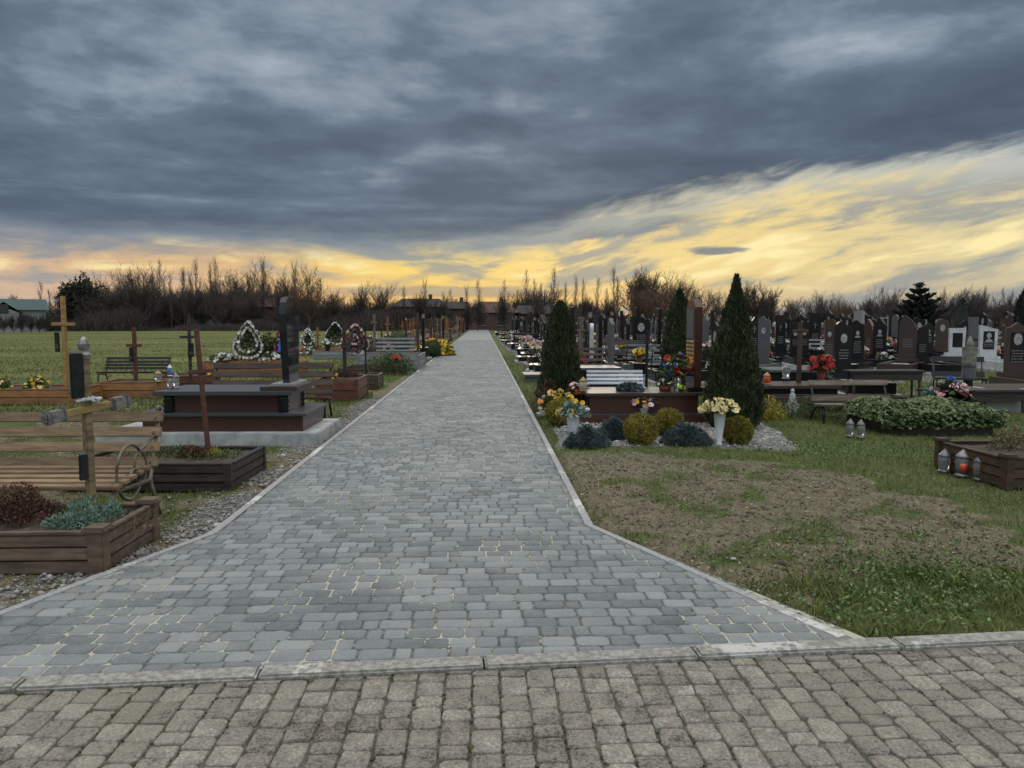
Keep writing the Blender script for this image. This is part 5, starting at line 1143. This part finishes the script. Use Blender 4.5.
# ================================================================== TREES BEYOND
def branch_tree(seed, h, spread, up, levels=4, nmain=16, m=twig_m, tw=0.022, trunk_r=0.13, clear=0.18, round_=False):
    rd = random.Random(seed); TR = MB(); segs = []
    top = h*(0.96 if not round_ else 0.55)
    pts = [Vector((0,0,-0.2))]; p = Vector((0,0,0)); n = 7
    for i in range(1,n+1): pts.append(Vector((rd.uniform(-.03,.03)*h*i/n, rd.uniform(-.03,.03)*h*i/n, top*i/n)))
    TR.tube(pts, [trunk_r*(1-0.9*i/n) for i in range(n+1)], 6)
    def grow(p, d, L, r_, lev):
        k = 3; q = p; dd = d.copy(); pl_ = [q]
        for i in range(k):
            dd = (dd+Vector((rd.uniform(-1,1),rd.uniform(-1,1),rd.uniform(-.6,1)))*0.20+Vector((0,0,up*0.12))).normalized(); q = q+dd*L/k; pl_.append(q)
            if lev < levels:
                for _ in range(3 if lev else 2):
                    s_ = Vector((rd.uniform(-1,1),rd.uniform(-1,1),rd.uniform(-.3,.9))).normalized(); nd = (dd*0.8+s_*0.75).normalized()
                    grow(q, nd, L*rd.uniform(.42,.66), r_*0.5, lev+1)
        segs.append((pl_, r_))
    for i in range(nmain):
        f_ = clear+(1-clear)*(i+rd.random())/nmain; f_ = min(f_, .97); z = top*f_; a = rd.uniform(0,2*pi)
        if round_: ang = rd.uniform(0.25,1.25); L = h*0.42*rd.uniform(.7,1.1)
        else: ang = spread*rd.uniform(.6,1.2); L = h*0.26*(1.15-f_*0.7)*rd.uniform(.7,1.2)
        d = Vector((cos(a)*sin(ang), sin(a)*sin(ang), cos(ang))); grow(Vector((0,0,z)), d, L, trunk_r*0.34*(1.2-f_*0.6), 1)
    # twigs as slim three sided spikes
    vs = []
    for pl_, r_ in segs:
        r_ = max(r_, tw*0.5)
        for i in range(len(pl_)-1):
            a, b_ = pl_[i], pl_[i+1]; d = (b_-a).normalized(); u = d.cross(Vector((0.3,0.5,0.81))).normalized(); w = d.cross(u)
            r0 = r_*(1-0.22*i); r1 = r_*(1-0.22*(i+1))
            A = [a+(u*cos(t)+w*sin(t))*r0 for t in (0,2.09,4.19)]; B = [b_+(u*cos(t)+w*sin(t))*r1 for t in (0,2.09,4.19)]
            for k in range(3): vs += [A[k],A[(k+1)%3],B[(k+1)%3],B[k]]
    return TR, np.array([tuple(v) for v in vs])
TP = {}
def tree_proto(key, label, *a, m=twig_m, **kw):
    t = thing('bare_tree', label, 'tree', (0,-600,0)); TR, vs = branch_tree(*a, **kw); TR.build('trunk', m, t); npmesh('crown', vs, 4, m, t); TP[key] = t
for i in range(4): tree_proto(('pop',i), 'p', 10+i, 10.0, 0.40, 2.0, levels=2, nmain=24, tw=0.034, trunk_r=0.10)
for i in range(3): tree_proto(('rnd',i), 'p', 30+i, 7.5, 0.9, 0.5, levels=3, nmain=13, tw=0.03, trunk_r=0.16, round_=True)
for i in range(2): tree_proto(('warm',i), 'p', 50+i, 8.0, 0.9, 0.7, levels=3, nmain=15, tw=0.03, trunk_r=0.14, round_=True, m=twig_warm)
for i in range(3): tree_proto(('bush',i), 'p', 70+i, 5.0, 0.9, 0.8, levels=3, nmain=26, tw=0.04, trunk_r=0.09, round_=True, clear=0.02)
tnm = {'pop':'tall slender bare','rnd':'bare round crowned','warm':'reddish twigged bare','bush':'low bushy bare'}
def ptree(kind, px, Y, ptop, lab=None, grp=None):
    i = random.randrange(len([k for k in TP if k[0] == kind])); p = TP[(kind,i)]; base = {'pop':10.0,'rnd':7.5,'warm':8.0,'bush':5.0}[kind]
    x = Xp(px,Y,3); h = Zp(ptop,Y,x); s_ = h/base
    zn = 'left beyond the green field' if px < 340 else 'at the end of the paved walk' if px < 560 else 'behind the conical thujas' if px < 800 else 'at the right horizon'
    lab = lab or '%s tree %s'%(tnm[kind],zn); grp = grp or '%s trees %s'%(tnm[kind],zn)
    put(p, lab, grp, (x,Y,0), random.uniform(0,6.28), s_)
# slender birches/poplars against the glow, left
for px in np.linspace(114,300,46): ptree(random.choice(('pop','pop','pop','rnd')), px+random.uniform(-6,6), random.uniform(118,140), random.uniform(261,292))
for px in (526,534,541,549,556,566,575,585,596,604,613,620): ptree('pop', px+random.uniform(-3,3), random.uniform(105,135), random.uniform(266,292))
for px in (405,425,440,452,466,480,497,508,516): ptree('pop', px+random.uniform(-4,4), random.uniform(120,140), random.uniform(282,294))
for px in (42,50,100,112): ptree('pop', px, 135, random.uniform(283,294))
ptree('warm',309,112,270,'bare round tree with warm reddish twigs beyond the tall dark headstone','')
ptree('rnd',379,118,286,'spreading bare tree with a fan of branches left of the walk end','')
for px,pt in ((18,300),(60,292),(92,296),(118,290),(145,288),(180,290),(215,292),(250,292),(285,294),(330,296),(352,300),(345,306),(400,303)): ptree(random.choice(('bush','rnd')),px,random.uniform(118,126),pt)
for px in range(8,470,27): ptree('bush',px+random.uniform(-6,6),random.uniform(116,127),random.uniform(290,306))
for px in range(480,1040,26): ptree('bush',px+random.uniform(-6,6),random.uniform(108,125),random.uniform(300,310))
for px in (-20,-8,3,12,21,30,38,44): ptree('bush',px,97,random.uniform(315,317.5))
for px,pt in ((640,276),(652,280),(664,274),(676,278),(690,283),(706,290),(722,290),(745,286),(758,288),(772,296),(655,286),(632,284)): ptree(random.choice(('rnd','warm','bush')),px,random.uniform(85,115),pt)
for px,pt in ((790,306),(812,300),(826,293),(838,295),(850,302),(872,300),(885,290),(896,296),(930,300),(945,292),(957,290),(970,296),(985,292),(1000,296),(1015,296),(1030,292),(1045,296),(905,298)): ptree(random.choice(('rnd','warm','bush','rnd')),px,random.uniform(85,115),pt)
for px in (882,944,978,984,1002): ptree('pop',px,random.uniform(105,120),random.uniform(288,296))
for k,p in TP.items():
    if p.name not in usedp: ptree(k[0], random.uniform(700,1000), 118, 298)
# evergreen at far left and spruce at right
def conifer(label, x, y, h, r_, n, tiers=9, droop=0.25, m=spruce_m):
    t = thing('spruce_tree', label, 'tree', (x,y,0)); MB().tube([(0,0,-.2),(0,0,h*.6),(0,0,h*1.0)],[h*.02,h*.012,h*.003],6).build('trunk', bark_m, t)
    P = []; D = []
    for k in range(tiers):
        f_ = k/(tiers-1); z = h*(0.12+0.84*f_); R_ = r_*(1-f_**1.6)**0.9+0.05*h*.2
        for j in range(9):
            a = 2*pi*j/9+k*0.7+random.uniform(-.2,.2); Rj = R_*random.uniform(.75,1.15)
            m_ = int(n/(tiers*9)*(0.3+1.3*(1-f_))); q = rng.random(m_)**.7
            x_ = q*Rj; sw = rng.normal(0,0.09*r_,m_)*(1.1-q); zz = z-droop*x_*0.3+ (q**2)*Rj*0.45+rng.normal(0,0.035*h*.5,m_)*(1.15-q)
            P.append(np.stack([x_*cos(a)-sw*sin(a), x_*sin(a)+sw*cos(a), zz],-1)); D.append(np.tile((cos(a),sin(a),0.1),(m_,1)))
    npmesh('crown', leaves(np.concatenate(P),np.concatenate(D),h*0.085,h*0.022,.5), 4, m, t)
conifer('broad dark spruce with upswept branches at the right horizon', Xp(917,62,0), 62, Zp(283,62,40), 2.2, 22000, tiers=8)
t = thing('evergreen_tree','large dark rounded evergreen left beyond the green field','tree',(Xp(84,125,0),125,0)); MB().tube([(0,0,-.2),(0,0,5)],0.2,6).build('trunk',bark_m,t)
n = 7000; u = rng.normal(0,1,(n,3)); u /= np.linalg.norm(u,axis=1)[:,None]; lum = 0.5+0.85*vnoise(u[:,0]*3+9,u[:,1]*2+u[:,2]*3,1.9,4); P = u*(rng.random(n)**.4*lum)[:,None]*np.array([3.4,3.0,4.2])+np.array([0,0,4.3])
npmesh('crown',leaves(P,u,0.6,0.25,.6),4,mat('foliage_far_evergreen',(0.02,0.025,0.014),(0.045,0.05,0.028),.5,.9,isl=.4),t)
# far scrub: one uncountable mass of twigs
def thicket(name, label, n, x0, x1, y0, y1, hf, m, w=0.10):
    x = rng.uniform(x0,x1,n); y = rng.uniform(y0,y1,n); h = hf(x,y)*(1-0.65*rng.random(n)**1.6); a = rng.uniform(0,2*pi,n); ln_ = rng.normal(0,0.34,n)*h; zb = rng.uniform(0,.75,n)*h*(rng.random(n) < .7)
    wx = np.cos(a)*w/2; wy = np.sin(a)*w/2*0.4
    v = np.stack([np.stack([x-wx,y-wy,zb],-1),np.stack([x+wx,y+wy,zb],-1),np.stack([x+ln_+wx*.25,y,h],-1),np.stack([x+ln_-wx*.25,y,h],-1)],1)
    tag(npmesh(name,v.reshape(-1,3),4,m),label,'scrub',kind='stuff')
hf = lambda x,y: (1.0+4.6*ss(fbm(x,y*0+1,0.075,11),.22,.78)+2.6*fbm(x,y*0+2,0.33,12))*np.where(x > 12, 0.72, 1.0)
scrub_m = mat('scrub_twigs',(0.034,0.028,0.027),(0.078,0.060,0.054),.15,.95,isl=.5)
thicket('far_scrub','dense dark bare scrub closing the view beyond the field and the graves',56000,-135,150,128,150,lambda x,y: hf(x,y)*1.0,scrub_m,0.15)
thicket('far_scrub','dark low scrub belt behind the last rows of graves on the right',24000,10,130,100,118,lambda x,y: 1.0+2.4*fbm(x,y*0+1,0.10,15),scrub_m,0.13)
thicket('far_hedge','brown low hedge along the far edge of the green field',26000,-120,-14,112,122,lambda x,y: 0.4+3.4*ss(fbm(x,y*0+1,0.13,15),.3,.8),scrub_m,0.12)

# ================================================================== HOUSES
def house(label, px0, px1, Y, pe, pr, wm, rm, dep=8, rz=0, gable=False, wins=2, chim=True, hip=0.0, base=0):
    x0, x1 = Xp(px0,Y,4), Xp(px1,Y,4); xm = (x0+x1)/2; w = (x1-x0)/2; ze = Zp(pe,Y,xm); zr = Zp(pr,Y,xm)
    t = thing('house', label, 'house', (xm,Y,0), rz, 'houses behind the trees')
    MB().b2(-w,w,0,dep,-.2,ze).build('wall', wm, t)
    M_ = MB(); o = 0.4; hh = w*hip
    M_.add([(-w-o,-o,ze-.1),(w+o,-o,ze-.1),(w+o,dep+o,ze-.1),(-w-o,dep+o,ze-.1),(-w-o+hh,dep/2,zr),(w+o-hh,dep/2,zr)],[(0,1,5,4),(1,2,5),(2,3,4,5),(3,0,4),(3,2,1,0)]); rf = M_.build('roof', rm, t)
    if chim: MB().b2(w*.3,w*.3+.6,dep/2-.3,dep/2+.3,zr-.8,zr+.7).build('chimney', house_brick, rf)
    if gable:
        M_ = MB(); gw = w*0.38; gx = w*0.15; M_.add([(gx-gw,-1.2,ze-.6),(gx+gw,-1.2,ze-.6),(gx,-1.2,zr-.5),(gx-gw,dep/2,ze-.6),(gx+gw,dep/2,ze-.6),(gx,dep/2,zr-.5)],[(0,1,4,3),(0,3,5,2),(1,2,5,4),(3,4,5)]); M_.build('gable_roof', rm, t)
        M_ = MB(); M_.add([(gx-gw+.5,-1.25,0),(gx+gw-.5,-1.25,0),(gx+gw-.5,-1.25,ze-.5),(gx,-1.25,zr-1.2),(gx-gw+.5,-1.25,ze-.5)]+[(gx-gw+.5,-.01,0),(gx+gw-.5,-.01,0),(gx+gw-.5,-.01,ze-.5),(gx,-.01,zr-1.2),(gx-gw+.5,-.01,ze-.5)],[(0,1,2,3,4),(9,8,7,6,5),(0,5,6,1),(1,6,7,2),(0,4,9,5)]); M_.build('gable_wall', wm, t)
        wn = MB().b2(gx-.5,gx+.5,-1.32,-1.255,ze-.6,ze+.6).build('window', win_m, t)
    for k in range(wins):
        xx = -w+2*w*(k+.8)/(wins+.6); fr = MB().b2(xx-.6,xx+.6,-.06,-.004,ze-2.1,ze-.8).build('window', win_m, t); MB().b2(xx-.7,xx+.7,-.12,-.062,ze-2.2,ze-2.1).build('sill', house_wall, fr)
    return t
house('pale house with a green metal roof at the far left', -48, 39, 104, 309, 298, house_wall, roof_green, gable=True, wins=3, chim=False, rz=R(33))
house('low dark brown roofed house behind the slender birches', 224, 275, 128, 306, 296, house_brick, roof_red, hip=.5, chim=False)
house('small brick house between bare trees right of the birches', 186, 222, 128, 306, 298, house_wall, roof_dark, hip=.3, chim=False)
house('large house with a dark hipped roof left of the walk end', 393, 445, 122, 306, 298, house_brick, roof_dark, hip=.35)
house('long dark roofed house just left of the walk end', 442, 468, 122, 308, 301, house_brick, roof_dark, hip=.2)
house('dark brown roofed house directly at the walk end', 466, 518, 122, 312, 301, house_brick, roof_red, hip=.6)
house('dark roofed house right of the walk end', 516, 556, 122, 313, 305, house_brick, roof_dark, hip=.3)

# ------------------------------------------------------------------ labels: number the look-alikes from the left
ORD = 'leftmost second third fourth fifth sixth seventh eighth ninth tenth eleventh twelfth thirteenth fourteenth fifteenth sixteenth seventeenth eighteenth nineteenth twentieth twenty-first twenty-second twenty-third twenty-fourth'.split()
for o in [o for o in bpy.data.objects if o.get('label') == 'p']:
    for c in list(o.children_recursive): bpy.data.objects.remove(c)
    bpy.data.objects.remove(o)
by = {}
for o in bpy.data.objects:
    if o.parent is None and o.get('label'): by.setdefault(o['label'], []).append(o)
for lab, L in by.items():
    if 1 < len(L) <= 24 and len(lab.split()) <= 13:
        L.sort(key=lambda o: o.location.x/o.location.y)
        for i, o in enumerate(L): o['label'] = ('leftmost ' if i == 0 else ORD[i]+' from left, ')+lab
